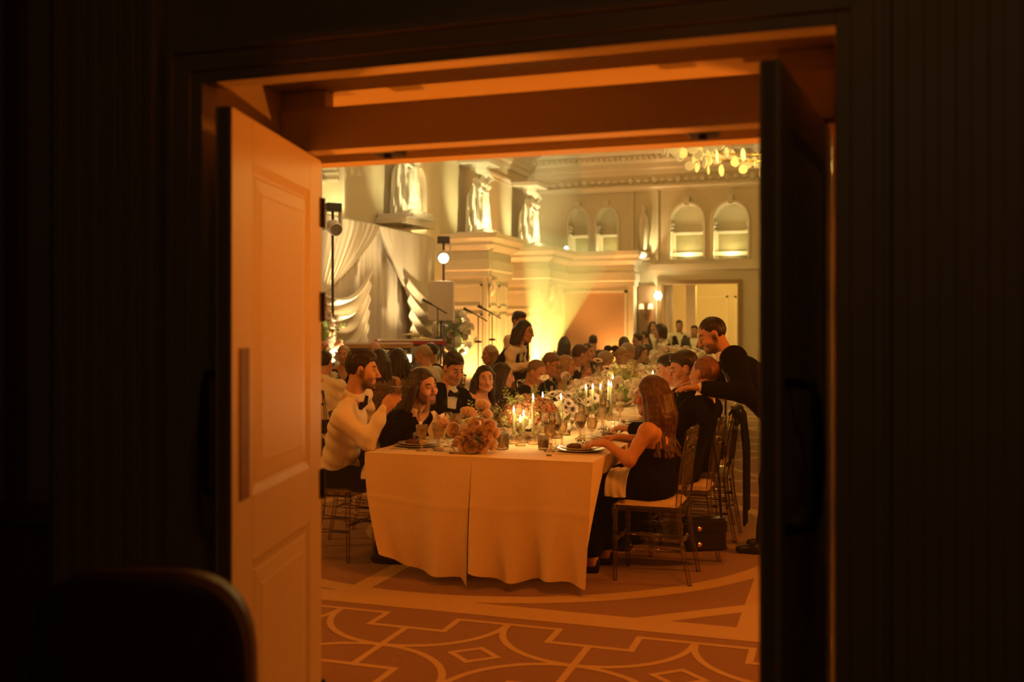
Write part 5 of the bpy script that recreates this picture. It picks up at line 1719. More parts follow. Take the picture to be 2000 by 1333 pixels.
# moving head stage lights on poles
M_lens_on = mat('lens_lit', (1, .9, .7), .3, emit=(1.0, .82, .5), estr=60)
M_lens_off = mat('lens_dark', (.25, .22, .18), .15)
def moving_head(x, y, z, on, yaw, label):
    r = empty('stage_light', (x, y, SZ), yaw); tag(r, label, 'stage light')
    z -= SZ
    MB().tube([(0, 0, .0), (0, 0, z + .34)], .02, 8).build('pole', M_plasticblk, r)
    MB().lathe([(0, 0), (.15, 0), (.15, .02), (0, .03)], 16).build('foot', M_plasticblk, r)
    MB().box(-.11, .11, -.09, .09, z + .22, z + .34).build('base', M_plasticblk, r, bevel=.015)
    for s in (1, -1): MB().box(s * .12 - .015, s * .12 + .015, -.05, .05, z - .06, z + .24).build('yoke_arm', M_plasticwht, r, bevel=.008)
    h_ = MB(); h_.tube([(0, .10, z + .03), (0, -.02, z), (0, -.13, z - .05)], [.075, .105, .10], 18); h_.build('head', M_plasticwht, r, smooth=True)
    MB().tube([(0, -.128, z - .05), (0, -.142, z - .056)], .085, 18).build('lens', M_lens_on if on else M_lens_off, r)
    return r
moving_head(-6.75, 16.35, 2.80, True, .40, 'lit stage spotlight glowing beside the drapes')
moving_head(-7.0, 12.78, 2.98, False, .9, 'unlit stage spotlight in front of the pleated drape')
lamp('stage_spot', 'SPOT', (-6.69, 16.2, 2.74), 160, PALE, .08, aim=(-4.2, 11.0, 1.0), spot=40, blend=.6)
# pink blossoms on the stage
def tall_flowers(x, y, z0, label, seed, keys, n, size, ped=True, up=0.0):
    rd = random.Random(seed)
    r = empty('pedestal_flowers', (x, y, z0)); tag(r, label, 'flowers')
    if ped: MB().lathe([(0, 0), (.12, 0), (.12, .03), (.05, .08), (.04, .45 + up), (.10, .55 + up), (.12, .6 + up), (0, .6 + up)], 16).build('pedestal', M_plasticwht, r, smooth=True)
    b_ = .62 + up if ped else .05
    MB().ball((0, 0, b_ + size[2] * .5), 1, 10, 7, (size[0] * .6, size[1] * .6, size[2] * .5)).build('foliage_core', M_leaf, r)
    for k in range(n):
        zz = 1 - 2 * (k + .5) / n; a = k * 2.4; q = math.sqrt(1 - zz * zz) * rd.uniform(.8, 1.15)
        put_bloom(r, keys[rd.randrange(len(keys))], (size[0] * q * math.cos(a), size[1] * q * math.sin(a), b_ + size[2] * (.5 + .5 * zz)), (q * math.cos(a), q * math.sin(a), zz), rd.uniform(1.6, 2.6))
tall_flowers(-6.86, 12.14, 0.0, 'pink blossoms on a pedestal before the swagged drape', 21, ['openb', 'ranb', 'openb', 'hydr', 'leaf'], 46, (.24, .24, .75), up=SZ)
tall_flowers(-6.80, 16.95, SZ, 'pink and white flowers below the loudspeaker', 22, ['openb', 'ranb', 'hydw', 'openb'], 46, (.34, .3, .8))

# ---- statues on the piers
M_statue = mat('statue_plaster', (.84, .80, .70), .65, noise=.06, nscale=10, bump=.15, bscale=40)
def make_statue(flip):
    r = empty('caryatid_statue')
    s = SDF()
    f = flip
    s.rc((0, 0, .05), (0, 0, .85), .20, .17, .08)                    # draped lower body
    s.rc((.05, f * .10, .05), (.04, f * .06, .70), .14, .12, .06); s.rc((.06, -f * .09, .05), (.08, -f * .07, .62), .13, .11, .06)
    s.ell((.03, 0, .98), (.13, .16, .20), None, .06)
    s.ell((.05, 0, 1.14), (.12, .17, .13), None, .06)
    for y in (.07, -.07): s.ell((.14, y, 1.12), (.05, .055, .055), None, .03)
    s.rc((.04, 0, 1.22), (.10, f * .03, 1.34), .055, .05, .03)
    s.ell((.13, f * .04, 1.42), (.085, .075, .10), None, .02); s.ell((.09, f * .04, 1.46), (.10, .095, .09), None, .02)
    s.rc((.03, f * .17, 1.22), (.12, f * .34, 1.36), .055, .045, .03); s.rc((.12, f * .34, 1.36), (.10, f * .14, 1.53), .045, .035, .03)   # raised arm
    s.rc((.03, -f * .17, 1.22), (.13, -f * .26, 1.02), .055, .045, .03); s.rc((.13, -f * .26, 1.02), (.20, -f * .10, .92), .042, .032, .03)
    s.rc((.0, f * .20, 1.45), (-.02, f * .26, .45), .07, .10, .06)      # falling mantle
    s.rc((.16, -f * .1, .9), (.17, -f * .18, .35), .05, .09, .05)
    s.rc((.02, 0, 1.52), (.02, 0, 1.60), .14, .17, .03)
    s.disp(lambda X, Y, Z: np.where(Z < 1.15, .022, .004) * np.sin(11 * np.arctan2(Y, X + .02) + 3.2 * np.sin(2.4 * Z + 3 * Y)) + np.where(Z < 1.15, .010, .002) * np.sin(23 * np.arctan2(Y, X + .02) - 4 * Z))
    sdf_obj('figure', s, .011, M_statue, r, (0, 0, 0))
    MB().box(-.26, .32, -.34, .34, -.02, .06).build('plinth', M_statue, r, bevel=.01)
    MB().box(-.24, .30, -.3, .3, 1.58, 1.70).build('abacus', M_statue, r, bevel=.02)
    m = MB()
    for k in range(8): m.ball((.25, -.28 + .08 * k, .06 + .03 * (k % 2)), .06, 8, 6)
    m.build('base_scroll', M_statue, r, smooth=True)
    return r
s1 = make_statue(1)
for i, (y, e, lb) in enumerate(((16.9, 22, 'white plaster statue above the stage drape'), (20.55, 34, 'white plaster statue on the middle pier'), (24.25, 44, 'white plaster statue nearest the room corner'))):
    o = s1 if i == 0 else dup(s1)
    o.location = (WXL + .36 + (0.08 if i else 0), y, 3.54 if i else 3.54)
    o.scale = (1.25, 1.5, .98)
    tag(o, lb, 'statue', 'plaster statues along the side wall')
    if i == 0:
        struct(MB().box(WXL, WXL + .62, y - .52, y + .80, 3.42, 3.53).build('trim_20', M_plaster_w, bevel=.01), 'ledge carrying the first statue', 'trim')
    lamp('statue_spot', 'SPOT', (WXL + 1.25, y - .75, 3.62), e * 3.4, PALE, .015, aim=(WXL + .4, y, 4.45), spot=95, blend=.9)
# little round lamps on the ledges
M_bulb = mat('bulb', (1, .9, .7), .3, emit=(1.0, .85, .55), estr=25)
for x, y, z, lb in ((-7.62, 17.58, 3.57, 'small round lamp on the ledge beside the first statue'), (-6.85, 24.9, 3.54, 'small round lamp on the ledge at the room corner')):
    r = empty('ledge_lamp', (x, y, z - .04)); tag(r, lb, 'lamp', 'small lamps on the ledges')
    MB().lathe([(0, 0), (.05, 0), (.05, .03), (.02, .04), (0, .04)], 12).build('base', M_plasticblk, r)
    MB().ball((0, 0, .085), .05, 12, 8).build('bulb', M_bulb, r, smooth=True)
# globe lamp by the mirror
M_globe = mat('globe_lit', (1, .9, .7), .3, emit=(1.0, .84, .55), estr=30)
r = empty('globe_lamp', (-4.62, 26.0 - .09, 2.36)); tag(r, 'bright globe lamp on a bracket at the edge of the framed opening', 'lamp')
MB().tube([(0, .0, -.16), (0, -.06, -.16), (0, -.10, -.10)], .012, 8).build('bracket', M_brass, r)
MB().ball((0, -.10, 0), .095, 16, 10).build('globe', M_globe, r, smooth=True)
lamp('globe_light', 'POINT', (-4.62, 25.66, 2.36), 14, PALE, .02)
# wall sconces
def sconce(x, y, z, nx, ny, label):
    r = empty('wall_sconce', (x, y, z), math.atan2(ny, nx)); tag(r, label, 'wall lamp', 'double wall sconces')
    MB().box(0, .03, -.05, .05, -.25, .2).build('backplate', M_brass, r, bevel=.006)
    for s in (1, -1):
        MB().tube([(.02, 0, -.12), (.10, s * .08, -.14), (.12, s * .12, -.05), (.12, s * .12, .03)], .012, 6).build('arm', M_brass, r)
        MB().lathe([(.075, .03), (.05, .17), (.048, .17), (.072, .03)], 14, (.12, s * .12, 0)).build('shade', mat('shade_lit', (.9, .75, .5), .7, emit=(1.0, .66, .28), estr=.9), r, smooth=True)
sconce(-4.94, 25.9, 1.98, 0, -1, 'double wall sconce on the brown marble pilaster')
sconce(WXL, 18.6, 2.0, 1, 0, 'double wall sconce between drape and middle pier')
sconce(WXL, 22.4, 2.0, 1, 0, 'double wall sconce between the two peach lit piers')
# ---- chandelier of pale glass discs
r = empty('chandelier', (-1.25, 18.0, 4.45)); tag(r, 'wide ring chandelier hung with pale glass discs', 'chandelier')
M_disc = mat('glass_disc', (.9, .82, .55), .3, emit=(1.0, .78, .35), estr=.16)
for z, rad in ((.42, 1.75), (.22, 1.3)):
    MB().tube([(rad * math.cos(a), rad * math.sin(a), z) for a in [2 * PI * i / 48 for i in range(49)]], .02, 6, cap=False).build('ring', M_gold, r)
dm = MB().tube([(0, -.006, 0), (0, .006, 0)], .085, 14).mesh('glass_disc', M_disc)
rd = random.Random(3)
for k in range(150):
    if k < 100:
        a = 2 * PI * k / 100; rad = 1.75 + rd.uniform(-.14, .14); z = .36 + rd.uniform(-.16, .18)
    else:
        a = 2 * PI * k / 50; rad = 1.3 + rd.uniform(-.25, .2); z = .10 + rd.uniform(-.22, .15)
    o = bpy.data.objects.new('glass_disc', dm); COL.objects.link(o); o.parent = r
    o.location = (rad * math.cos(a), rad * math.sin(a), z); o.rotation_euler = (0, 0, rd.random() * 6.28)
    o.scale = (1, 1, 1) if k % 3 else (1.25, 1, 1.25)
for k in range(6):
    a = k * 1.047
    MB().tube([(1.75 * math.cos(a), 1.75 * math.sin(a), .42), (.2 * math.cos(a), .2 * math.sin(a), 1.6), (0, 0, CEIL - 4.45)], .008, 5).build('suspension_cable', M_gold, r)
MB().lathe([(0, 2.15), (.22, 2.15), (.2, 2.25), (0, 2.25)], 16).build('ceiling_rose', M_gold, r)

# ---- side tables with guests
def round_table(x, y, rad, label):
    r = empty('round_table', (x, y, 0)); tag(r, label, 'table')
    MB().lathe([(0, .745), (rad, .745), (rad + .005, .735), (rad + .03, .12), (rad + .0, .12), (rad - .01, .735), (0, .735)], 48, flute=.012, nf=16).build('tablecloth', M_cloth, r, smooth=True)
    MB().lathe([(0, 0), (.25, 0), (.05, .05), (.05, .73), (0, .73)], 12).build('pedestal', M_darkwood, r)
round_table(-5.92, 10.45, .75, 'round table with pale cloth below the stage')
round_table(-4.97, 18.95, .75, 'round table with pale cloth near the end wall')
for x, y, lb, sd in ((-5.92, 10.45, 'blush flowers in the middle of the round table', 31), (-4.87, 19.0, 'white flowers on the far round table', 32), (-5.42, 18.75, 'small white flowers beside the far centrepiece', 33)):
    a_ = arrangement(lb, (x, y, .745), (.2, .2, .22), ['openb', 'ranw', 'hydw', 'leafp'], 26, sd)
    a_['group'] = 'flowers on the round tables'

# ---- foyer chair with rounded leather back
r = empty('foyer_chair', (-1.40, 1.72, 0), math.radians(20)); tag(r, 'dark brown leather chair with rounded back in the foyer', 'chair')
bk = MB()
def oval(t, o):
    c, s_ = math.cos(t), math.sin(t)
    e = .62
    return (.235 * math.copysign(abs(c) ** e, c) * (1 - o * .10), .27 * math.copysign(abs(s_) ** e, s_) * (1 - o * .09))
NP = 40
rows = []
for (o, y) in ((1, -.045), (.45, -.04), (0, -.02), (0, .02), (.45, .04), (1, .045)):
    rows.append([(oval(2 * PI * k / NP, o)[0], y + .05 * ((oval(2 * PI * k / NP, o)[0] / .235) ** 2), .755 + oval(2 * PI * k / NP, o)[1]) for k in range(NP)])
for a, b in zip(rows, rows[1:]):
    bk.add(a + b, [(i, (i + 1) % NP, NP + (i + 1) % NP, NP + i) for i in range(NP)])
bk.add(rows[0] + [(0, -.055, .755)], [((i + 1) % NP, i, NP) for i in range(NP)]); bk.add(rows[-1] + [(0, .035, .755)], [(i, (i + 1) % NP, NP) for i in range(NP)])
bk.build('backrest', M_leather, r, smooth=True)
sm = MB(); sm.grid(lambda u, v: (-.24 + .48 * u, .02 + .44 * v, .43 + .05 * (min(u, 1 - u, v, 1 - v) * 8 if min(u, 1 - u, v, 1 - v) < .125 else 1) ** .5), 16, 16); sm.box(-.24, .24, .02, .46, .38, .43)
sm.build('seat', M_leather, r, smooth=False)
for x in (.2, -.2):
    MB().tube([(x, 0, .0), (x, .03, .42), (x * .95, .0, .60)], [.014, .02, .018], 8).build('leg', M_darkwood, r)
    MB().tube([(x, .44, .0), (x, .42, .40)], [.014, .02], 8).build('leg', M_darkwood, r)
# ================================================================== PEOPLE
A = np.array
GL = None
M_brown = mat('brown_silk', (.16, .085, .045), .5, bump=.1, bscale=40)
M_creamwool = mat('cream_wool', (.70, .60, .44), .8, bump=.1, bscale=40)
M_teal = mat('dark_suit', (.03, .032, .03), .8)
def dots_mat():
    m = bpy.data.materials.new('dotted_black'); m.use_nodes = True
    nt = m.node_tree; b = nt.nodes['Principled BSDF']
    tc = nt.nodes.new('ShaderNodeTexCoord'); vo = nt.nodes.new('ShaderNodeTexVoronoi'); vo.inputs['Scale'].default_value = 38
    rp = nt.nodes.new('ShaderNodeValToRGB'); rp.color_ramp.elements[0].color = (.8, .7, .5, 1); rp.color_ramp.elements[1].color = (.008, .007, .007, 1)
    rp.color_ramp.elements[0].position = .22; rp.color_ramp.elements[1].position = .28
    nt.links.new(tc.outputs['Object'], vo.inputs['Vector']); nt.links.new(vo.outputs['Distance'], rp.inputs[0]); nt.links.new(rp.outputs[0], b.inputs['Base Color'])
    b.inputs['Roughness'].default_value = .6
    return m
M_dots = dots_mat()
SH_ = .56
NEAR, MID, FAR, VFAR = .0075, .0095, .014, .019
# --- left row
person('man in white dress shirt gesturing with open hand at the table corner', (-3.22, 5.95, 0), (-3.22, 5.93, SH_), (-2.95, 5.78, 1.255), 8, 22, -4, wear='shirt', hair='quiff', hcol='black', skin=1, res=.007, beard=.85,
       armR=((-2.83, 5.62, .82), (-2.775, 5.715, 1.00), (.66, .16, .70), (.15, 1., -.2), .16), armL=((-3.08, 6.16, .82), (-3.00, 6.04, .715), (1, -.3, -.15), (0, 0, -1), .4))
person('long-haired man in black tuxedo eating with a napkin in hand', (-3.22, 6.55, 0), (-3.215, 6.52, SH_), (-2.735, 6.27, 1.125), -8, -22, -4, hroll=-8, wear='tux', hair='shoulder', hcol='dark', skin=3, res=.007, beard=.75,
       armR=((-2.90, 6.04, .82), (-2.70, 6.09, .895), (.42, .36, .62), (-.6, .3, .6), .55), armL=((-3.02, 6.68, .80), (-2.98, 6.56, .71), (1, -.4, -.1), (0, 0, -1), .4))
person('clean-shaven man in tuxedo and bow tie looking down at his plate', (-3.22, 7.36, 0), (-3.22, 7.36, SH_), (-2.95, 7.36, 1.205), -15, -38, -24, wear='tux', hair='short', hcol='black', skin=3, res=.008,
       armR=((-2.94, 7.06, .85), (-2.69, 7.12, .845), (1, .05, .1), (0, .6, -1), .6), armL=((-2.88, 7.60, .85), (-2.64, 7.60, .845), (1, -.05, 0), (0, 0, -1), .5))
person('dark-haired woman in sleeveless black dress facing the doorway', (-3.2, 8.1, 0), (-3.2, 8.1, SH_), (-2.955, 8.10, 1.085), -35, -58, 0, wear='dress', hair='long', hcol='black', skin=1, res=.008, female=True, hs=.94,
       armR=((-3.02, 7.80, .81), (-2.80, 7.88, .82), (1, .1, .05), (0, 0, -1), .5))
person('dark-haired woman in black dotted dress turned from the camera', (-3.2, 8.78, 0), (-3.2, 8.78, SH_), (-3.0, 8.72, 1.085), 5, 30, -8, wear='blouse', wearcol=M_dots, hair='long', hcol='dark', skin=1, res=MID, female=True, hs=.94)
person('grey-templed man in tuxedo bowing his head over the table', (-3.2, 9.42, 0), (-3.2, 9.40, SH_), (-2.86, 9.30, 1.09), -5, -15, -32, wear='tux', hair='receding', hcol='greydark', skin=3, res=MID)
person('man with glasses and grey hair in dark suit', (-3.22, 10.25, 0), (-3.22, 10.25, SH_), (-2.99, 10.28, 1.13), 0, -12, -18, wear='tux', hair='short', hcol='greydark', skin=3, res=MID, glasses=True)
person('blonde woman with shoulder-length hair in profile', (-3.2, 10.85, 0), (-3.2, 10.85, SH_), (-2.95, 10.75, 1.10), 0, 5, -6, wear='dress', hair='shoulder', hcol='blonde', skin=1, res=.011, female=True, hs=.96,
       armR=((-2.92, 10.63, .84), (-2.76, 10.74, .95), (.5, .3, .75), (-.2, 1, 0), .5), armL=((-2.92, 10.96, .84), (-2.76, 10.87, .95), (.5, -.3, .75), (-.2, -1, 0), .5))
person('brown-haired man in tuxedo turned to his neighbour', (-3.22, 11.5, 0), (-3.22, 11.48, SH_), (-2.97, 11.42, 1.20), 10, 40, -10, wear='tux', hair='short', hcol='brown', skin=3, res=.011)
person('woman with curly grey hair in cream jacket looking down', (-3.15, 12.15, 0), (-3.15, 12.1, SH_), (-2.80, 12.05, 1.10), -5, -20, -20, wear='blouse', wearcol=M_creamwool, hair='curly', hcol='grey', skin=1, res=.012, female=True)
person('red-brown haired woman beside the man turned away', (-3.32, 12.75, 0), (-3.32, 12.72, SH_), (-3.17, 12.62, 1.20), -20, -30, 0, wear='dress', wearcol=M_brown, hair='long', hcol='brown', skin=1, res=.012, female=True)
pb = person('blonde woman with a black hair bow in cream top', (-3.2, 13.35, 0), (-3.2, 13.35, SH_), (-2.87, 13.25, 1.14), -5, -12, -16, wear='blouse', wearcol=M_creamwool, hair='bun', hcol='blonde', skin=1, res=.013, female=True)
hbm = MB()
for s in (1, -1): hbm.ball((s * .05, 0, 0), .06, 10, 6, (1, .5, .75))
hbm.build('hair_bow', M_blacksatin, pb, loc=(-3.0 + 3.2, 13.22 - 13.35, 1.245))
person('white-haired man in cream dinner jacket and bow tie', (-3.22, 14.0, 0), (-3.22, 14.05, SH_), (-2.95, 14.1, 1.175), -5, -18, -14, wear='whitejacket', hair='curly', hcol='grey', skin=3, res=.013)
person('brown-haired woman at the far end of the table', (-3.2, 14.75, 0), (-3.2, 14.8, SH_), (-2.92, 14.9, 1.14), -5, -15, -15, wear='dress', wearcol=M_brown, hair='bob', hcol='brown', skin=1, res=.013, female=True)
# --- right row
person('woman with long wavy hair and bare back in strapless black dress', (-1.12, 6.10, 0), (-1.12, 6.11, SH_), (-1.145, 6.14, 1.105), 172, 168, -6, wear='strapless', hair='longwave', hcol='chestnut', skin=0, res=.007, female=True,
       armL=((-1.225, 5.865, .735), (-1.365, 5.88, .83), (-.95, .05, .0), (.1, .4, -1), .7), armR=((-1.20, 6.36, .80), (-1.36, 6.17, .835), (-.9, -.25, 0), (0, 0, -1), .6))
person('auburn-haired guest in black jacket seen from behind, a hand on the shoulder', (-1.06, 6.78, 0), (-1.08, 6.78, SH_), (-.905, 6.80, 1.215), 172, 150, 4, wear='tux', hair='crop', hcol='auburn', skin=0, res=.0075, tie=False,
       armL=((-1.14, 6.55, .84), (-1.38, 6.66, .84), (-.9, .2, .1), (0, 0, -1), .7), armR=((-1.06, 7.00, .80), (-1.21, 6.92, .715), (-1, -.25, -.1), (0, 0, -1), .4))
person('dark-haired man in tuxedo looking down beyond the auburn-haired guest', (-1.04, 7.40, 0), (-1.03, 7.40, SH_), (-1.13, 7.36, 1.222), 183, 200, -14, wear='tux', hair='short', hcol='dark', skin=0, res=.008, hs=1.06)
person('dark-haired guest leaning far over the table edge', (-1.08, 8.05, 0), (-1.06, 8.05, SH_), (-1.34, 7.97, 1.19), 180, 185, -14, wear='tux', hair='short', hcol='black', skin=3, res=.010)
person('man in black tuxedo standing and leaning over to talk', (-.52, 7.02, 0), (-.39, 7.05, .94), (-.885, 7.05, 1.478), 192, 199, -24, wear='tux', hair='crop', hcol='black', skin=0, res=.0072, stand=True, beard=.8,
       feet=[A((-.47, 7.16, 0)), A((-.52, 6.92, 0))],
       armL=((-.62, 6.66, 1.10), (-.90, 6.585, 1.135), (-.95, -.10, .0), (-.1, .1, -1), .45), armR=((-.72, 7.22, 1.10), (-.95, 7.10, 1.14), (-.9, -.15, .0), (0, 0, -1), .4))
# --- staff
person('waitress in white shirt, black waistcoat and glasses serving guests', (-3.77, 10.62, 0), (-3.745, 10.60, .90), (-3.385, 10.57, 1.485), 0, -8, -8, wear='vest', hair='shoulder', hcol='black', skin=3, res=.0095, stand=True, female=True, glasses=True, tie=False,
       armR=((-3.50, 10.35, 1.07), (-3.30, 10.42, 1.12), (1, .2, -.1), (0, .3, -1), .5), armL=((-3.50, 10.81, 1.07), (-3.30, 10.74, 1.12), (1, -.2, -.1), (0, -.3, -1), .5))
person('waiter in white shirt and black waistcoat behind the waitress', (-3.86, 11.75, 0), (-3.86, 11.73, .95), (-3.82, 11.70, 1.60), -10, -25, -10, wear='vest', hair='quiff', hcol='black', skin=2, res=.011, stand=True)
person('waiter in white shirt and black waistcoat beyond the table end', (-2.78, 16.3, 0), (-2.78, 16.28, .92), (-2.86, 16.1, 1.47), 185, 190, -4, wear='vest', hair='bob', hcol='black', skin=3, res=.014, stand=True)
person('dark-suited guest standing by the marble pilaster', (-3.92, 21.2, 0), (-3.92, 21.2, .92), (-3.90, 21.15, 1.54), -60, -60, 0, wear='suit', wearcol=M_teal, hair='long', hcol='dark', skin=2, res=VFAR, stand=True)
person('guest in dark waistcoat standing before the framed opening', (-3.46, 22.0, 0), (-3.46, 22., .93), (-3.46, 21.95, 1.57), -75, -75, 0, wear='vest', hair='short', hcol='black', skin=2, res=VFAR, stand=True)
person('guest in dark clothes standing beside the framed opening', (-3.02, 21.2, 0), (-3.02, 21.2, .90), (-3.02, 21.15, 1.45), -90, -90, 0, wear='suit', wearcol=M_teal, hair='short', hcol='black', skin=2, res=VFAR, stand=True)
# --- round table guests on the stage side
bg = [('guest in white shirt with dark hair seen from behind at the round table', (-4.97, 8.9, 1.17), 95, 'short', 'black', 'shirt', False),
      ('blonde guest with hair in a bun at the round table', (-6.34, 11.87, 1.17), -70, 'bun', 'blonde', 'dress', True),
      ('balding guest across the round table', (-5.85, 11.8, 1.23), -80, 'bald', 'grey', 'suit', False),
      ('dark-haired woman in brown dress with her back turned', (-4.66, 9.5, 1.18), 130, 'long', 'dark', 'dressb', True),
      ('black-haired woman in brown dress beside her', (-4.78, 10.20, 1.17), 150, 'long', 'black', 'dressb', True),
      ('balding man in cream jacket at the round table', (-4.83, 11.05, 1.20), 170, 'receding', 'grey', 'whitejacket', False),
      ('dark-haired man in dark suit facing the balding man', (-5.10, 11.88, 1.20), 215, 'short', 'black', 'suit', False),
      ('blonde woman with long hair turned toward the round table', (-4.36, 12.1, 1.18), 265, 'long', 'blonde', 'dressb', True)]
for lb, (x, y, z), yaw, hr, hc, wr, fm in bg:
    a = math.radians(yaw); bx, by = x - .15 * math.cos(a), y - .15 * math.sin(a)
    person(lb, (bx, by, 0), (bx, by, SH_), (x, y, z), yaw, yaw if yaw < 250 else 222, -6, wear='dress' if wr == 'dressb' else wr, wearcol=M_brown if wr == 'dressb' else (M_black if wr in ('suit',) else None), hair=hr, hcol=hc, skin=3, res=FAR, female=fm, tie=False)
    dup(ch0, (bx - .03 * math.cos(a), by - .03 * math.sin(a), 0), a - PI / 2, 'clear acrylic chair of the ' + lb.split(' at the')[0].split(' across')[0])
# --- far hazy guests
fg = [('far guest with long dark hair at the far round table', (-4.86, 17.55, 1.24), 92, 'long', 'dark', True), ('far guest with dark hair bending to a neighbour', (-4.32, 17.5, 1.27), 115, 'short', 'black', False),
      ('far guest in profile at the far round table', (-3.86, 17.95, 1.24), 150, 'bob', 'dark', True), ('tall far guest in front of the peach panel', (-3.75, 18.7, 1.30), 172, 'short', 'black', False),
      ('far guest near the bright pilaster', (-3.95, 20.4, 1.34), 180, 'crop', 'black', False), ('far guest with dark bob by the pilaster', (-3.16, 18.0, 1.25), 85, 'bob', 'dark', True),
      ('far guest on the stage side of the far round table', (-5.80, 18.02, 1.2), 60, 'long', 'dark', True)]
for lb, (x, y, z), yaw, hr, hc, fm in fg:
    a = math.radians(yaw); bx, by = x - .10 * math.cos(a), y - .10 * math.sin(a)
    person(lb, (bx, by, 0), (bx, by, SH_ + .04), (x, y, z), yaw, yaw, -4, wear='dress' if fm else 'suit', wearcol=M_teal, hair=hr, hcol=hc, skin=2, res=VFAR, female=fm, tie=False)
    dup(ch0, (bx, by, 0), a - PI / 2, 'clear acrylic chair under the ' + lb.split(' at the')[0])

# ================================================================== CLOTHS AND SMALL THINGS
def nap(name, fn, nu, nv, m, label, cat='napkin'):
    o = MB().grid(fn, nu, nv).build(name, m, smooth=True, solid=.003); tag(o, label, cat); return o
def lap(P, yaw, sd, r0, r1, f0, f1, a0, a1, drop):
    """cloth lying over one thigh and hanging down its outer side"""
    a = math.radians(yaw); F = A((math.cos(a), math.sin(a), 0)); R = A((math.sin(a), -math.cos(a), 0)) * sd
    def fn(u, v):
        f = f0 + (f1 - f0) * u; t = f / .40
        c = A(P) + F * f + R * (.09 + .03 * t) + A((0, 0, -.02 - .01 * t))
        r_ = r0 + (r1 - r0) * t + .003 * math.sin(18 * u + 5 * v)
        w_ = min(1, v / .6); b = math.radians(a0 + (a1 - a0) * w_)
        q = c + R * math.sin(b) * r_ + A((0, 0, math.cos(b) * r_))
        if v > .6: q = q - A((0, 0, drop * (v - .6) / .4 * (1 - .35 * abs(u - .4)))) + R * .012 * math.sin(14 * u) * (v - .6)
        return tuple(q)
    return fn
nap('napkin', lap((-1.12, 6.11, SH_), 172, -1, .140, .118, .10, .235, -20, 92, .03), 16, 20, M_napkin, 'cream napkin hanging from the lap of the long-haired woman')
nap('napkin', lambda u, v: (-2.63 + .10 * u + .02 * math.sin(6 * v), 6.14 + .05 * u + .015 * math.sin(8 * u), .965 - .17 * v - .02 * u + .01 * math.sin(9 * u + 2 * v)), 12, 14, M_napkin, 'white napkin held below the chin of the long-haired man')
nap('napkin', lap((-3.22, 5.93, SH_), 8, 1, .112, .096, .24, .39, -30, 70, .015), 16, 20, M_napkin, 'cream napkin on the lap of the man in the white shirt')
# handbag hung on the near chair
r = empty('handbag', (-.86, 6.44, .10), math.radians(-62)); tag(r, 'black leather handbag with gold clasps hung behind the near chair', 'handbag')
MB().box(-.05, .05, -.14, .14, .0, .20).build('body', M_shoe, r, bevel=.02)
MB().box(-.056, .058, -.143, .143, .12, .21).build('flap', M_shoe, r, bevel=.015)
for z in (.05, .15):
    MB().lathe([(0, 0), (.014, 0), (.016, .006), (.008, .012), (0, .012)], 10).build('clasp', M_gold, r, loc=(.058, -.05, z)).rotation_euler = (0, PI / 2, 0)
MB().box(-.03, .03, -.152, -.142, .04, .06).build('buckle', M_gold, r)
MB().box(-.02, .03, -.152, -.142, .155, .175).build('buckle', M_gold, r)
MB().tube([(0, -.12, .20), (.02, -.08, .45), (.04, -.0, .70), (.04, .05, .70), (.02, .10, .45), (0, .12, .20)], .007, 6).build('strap', M_shoe, r)
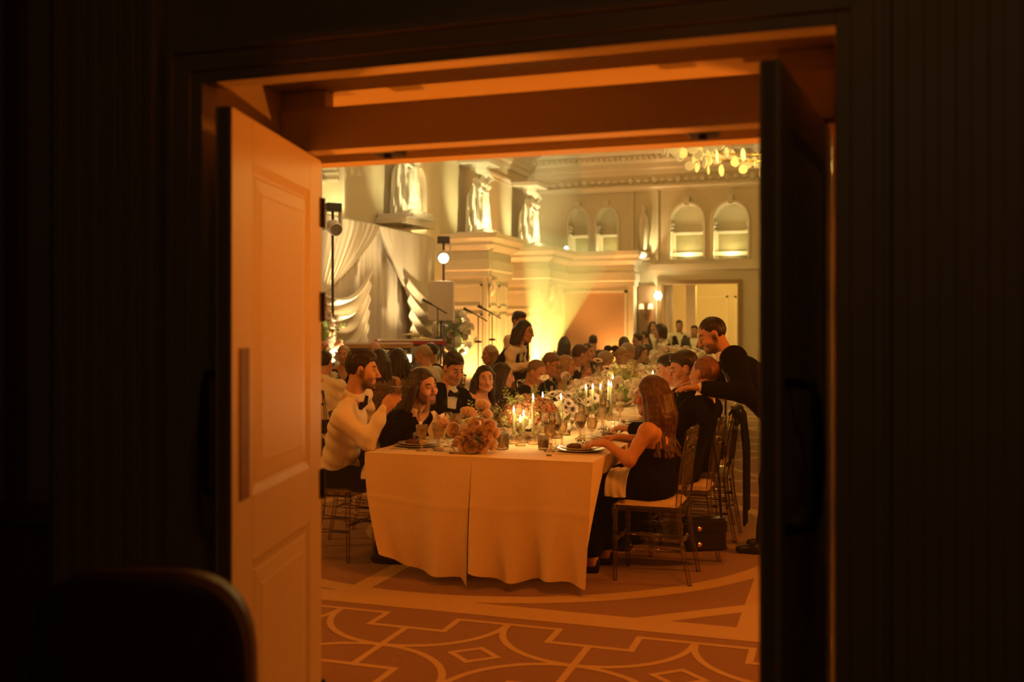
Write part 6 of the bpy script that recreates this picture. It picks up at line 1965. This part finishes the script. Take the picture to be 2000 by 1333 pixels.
# coat draped over the third chair
def coat(u, v):
    y = 7.14 + .50 * u
    w_ = .012 * math.sin(16 * u) * min(1, max(0, v - .15) * 3)
    if v < .18:                     # inside the back, over the top rail
        a = PI * v / .18
        return (-.750 - .030 * math.cos(a), y, .905 + .045 * math.sin(a))
    t = (v - .18) / .82
    return (-.715 + .022 * min(1, t * 3) + w_ + .012, y + .04 * t * (.5 - u), .905 - .76 * t - .04 * math.sin(5 * u) * t)
nap('draped_coat', coat, 20, 30, M_black, 'long black coat draped over the chair back of the dark-haired man', 'coat')
# ================================================================== YELLOW BEAM
hm = bpy.data.materials.new('haze'); hm.use_nodes = True
nt = hm.node_tree; nt.nodes.clear()
out = nt.nodes.new('ShaderNodeOutputMaterial'); vs = nt.nodes.new('ShaderNodeVolumeScatter')
vs.inputs['Anisotropy'].default_value = .0
nt.links.new(vs.outputs[0], out.inputs['Volume'])
# yellow beam lamp on the floor, plus an added beam-shaped haze cone that makes it show
BX, BY = -6.23, 20.05
r = empty('beam_light', (BX, BY, 0)); tag(r, 'floor beam light throwing a yellow fan up the wall', 'stage light')
MB().box(-.16, .16, -.16, .16, 0, .1).build('base', M_plasticblk, r, bevel=.02)
MB().tube([(0, 0, .10), (0, 0, .34)], [.12, .14], 18).build('head', M_plasticblk, r)
MB().tube([(0, 0, .335), (0, 0, .345)], .12, 18).build('lens', mat('yellow_lens', (1, .9, .3), .3, emit=(1, .85, .2), estr=8), r)
AX = Vector((.57, .19, 2.5)).normalized()
lamp('beam_lamp', 'SPOT', (BX, BY, .37), 2100, (1.0, .84, .16), .03, aim=tuple(Vector((BX, BY, .37)) + AX), spot=39, blend=.12)
lamp('beam_lamp', 'SPOT', (BX, BY, .37), 1900, (1.0, .90, .30), .03, aim=(BX + .12, BY, 3.0), spot=13, blend=.5)
cm = MB(); cm.tube([tuple(AX * .05), tuple(AX * 1.5), tuple(AX * 3.1)], [.03, 1.5 * .355, 3.1 * .355], 28)
co = cm.build('beam_cone', hm, loc=(BX, BY, .37))
bm = hm.copy(); bm.name = 'beam_cone'
bm.node_tree.nodes['Volume Scatter'].inputs['Density'].default_value = .45
bm.node_tree.nodes['Volume Scatter'].inputs['Color'].default_value = (1, .95, .7, 1)
co.data.materials.clear(); co.data.materials.append(bm)
tag(co, 'added cone of denser haze that shows the yellow floor beam', 'haze', kind='stuff')
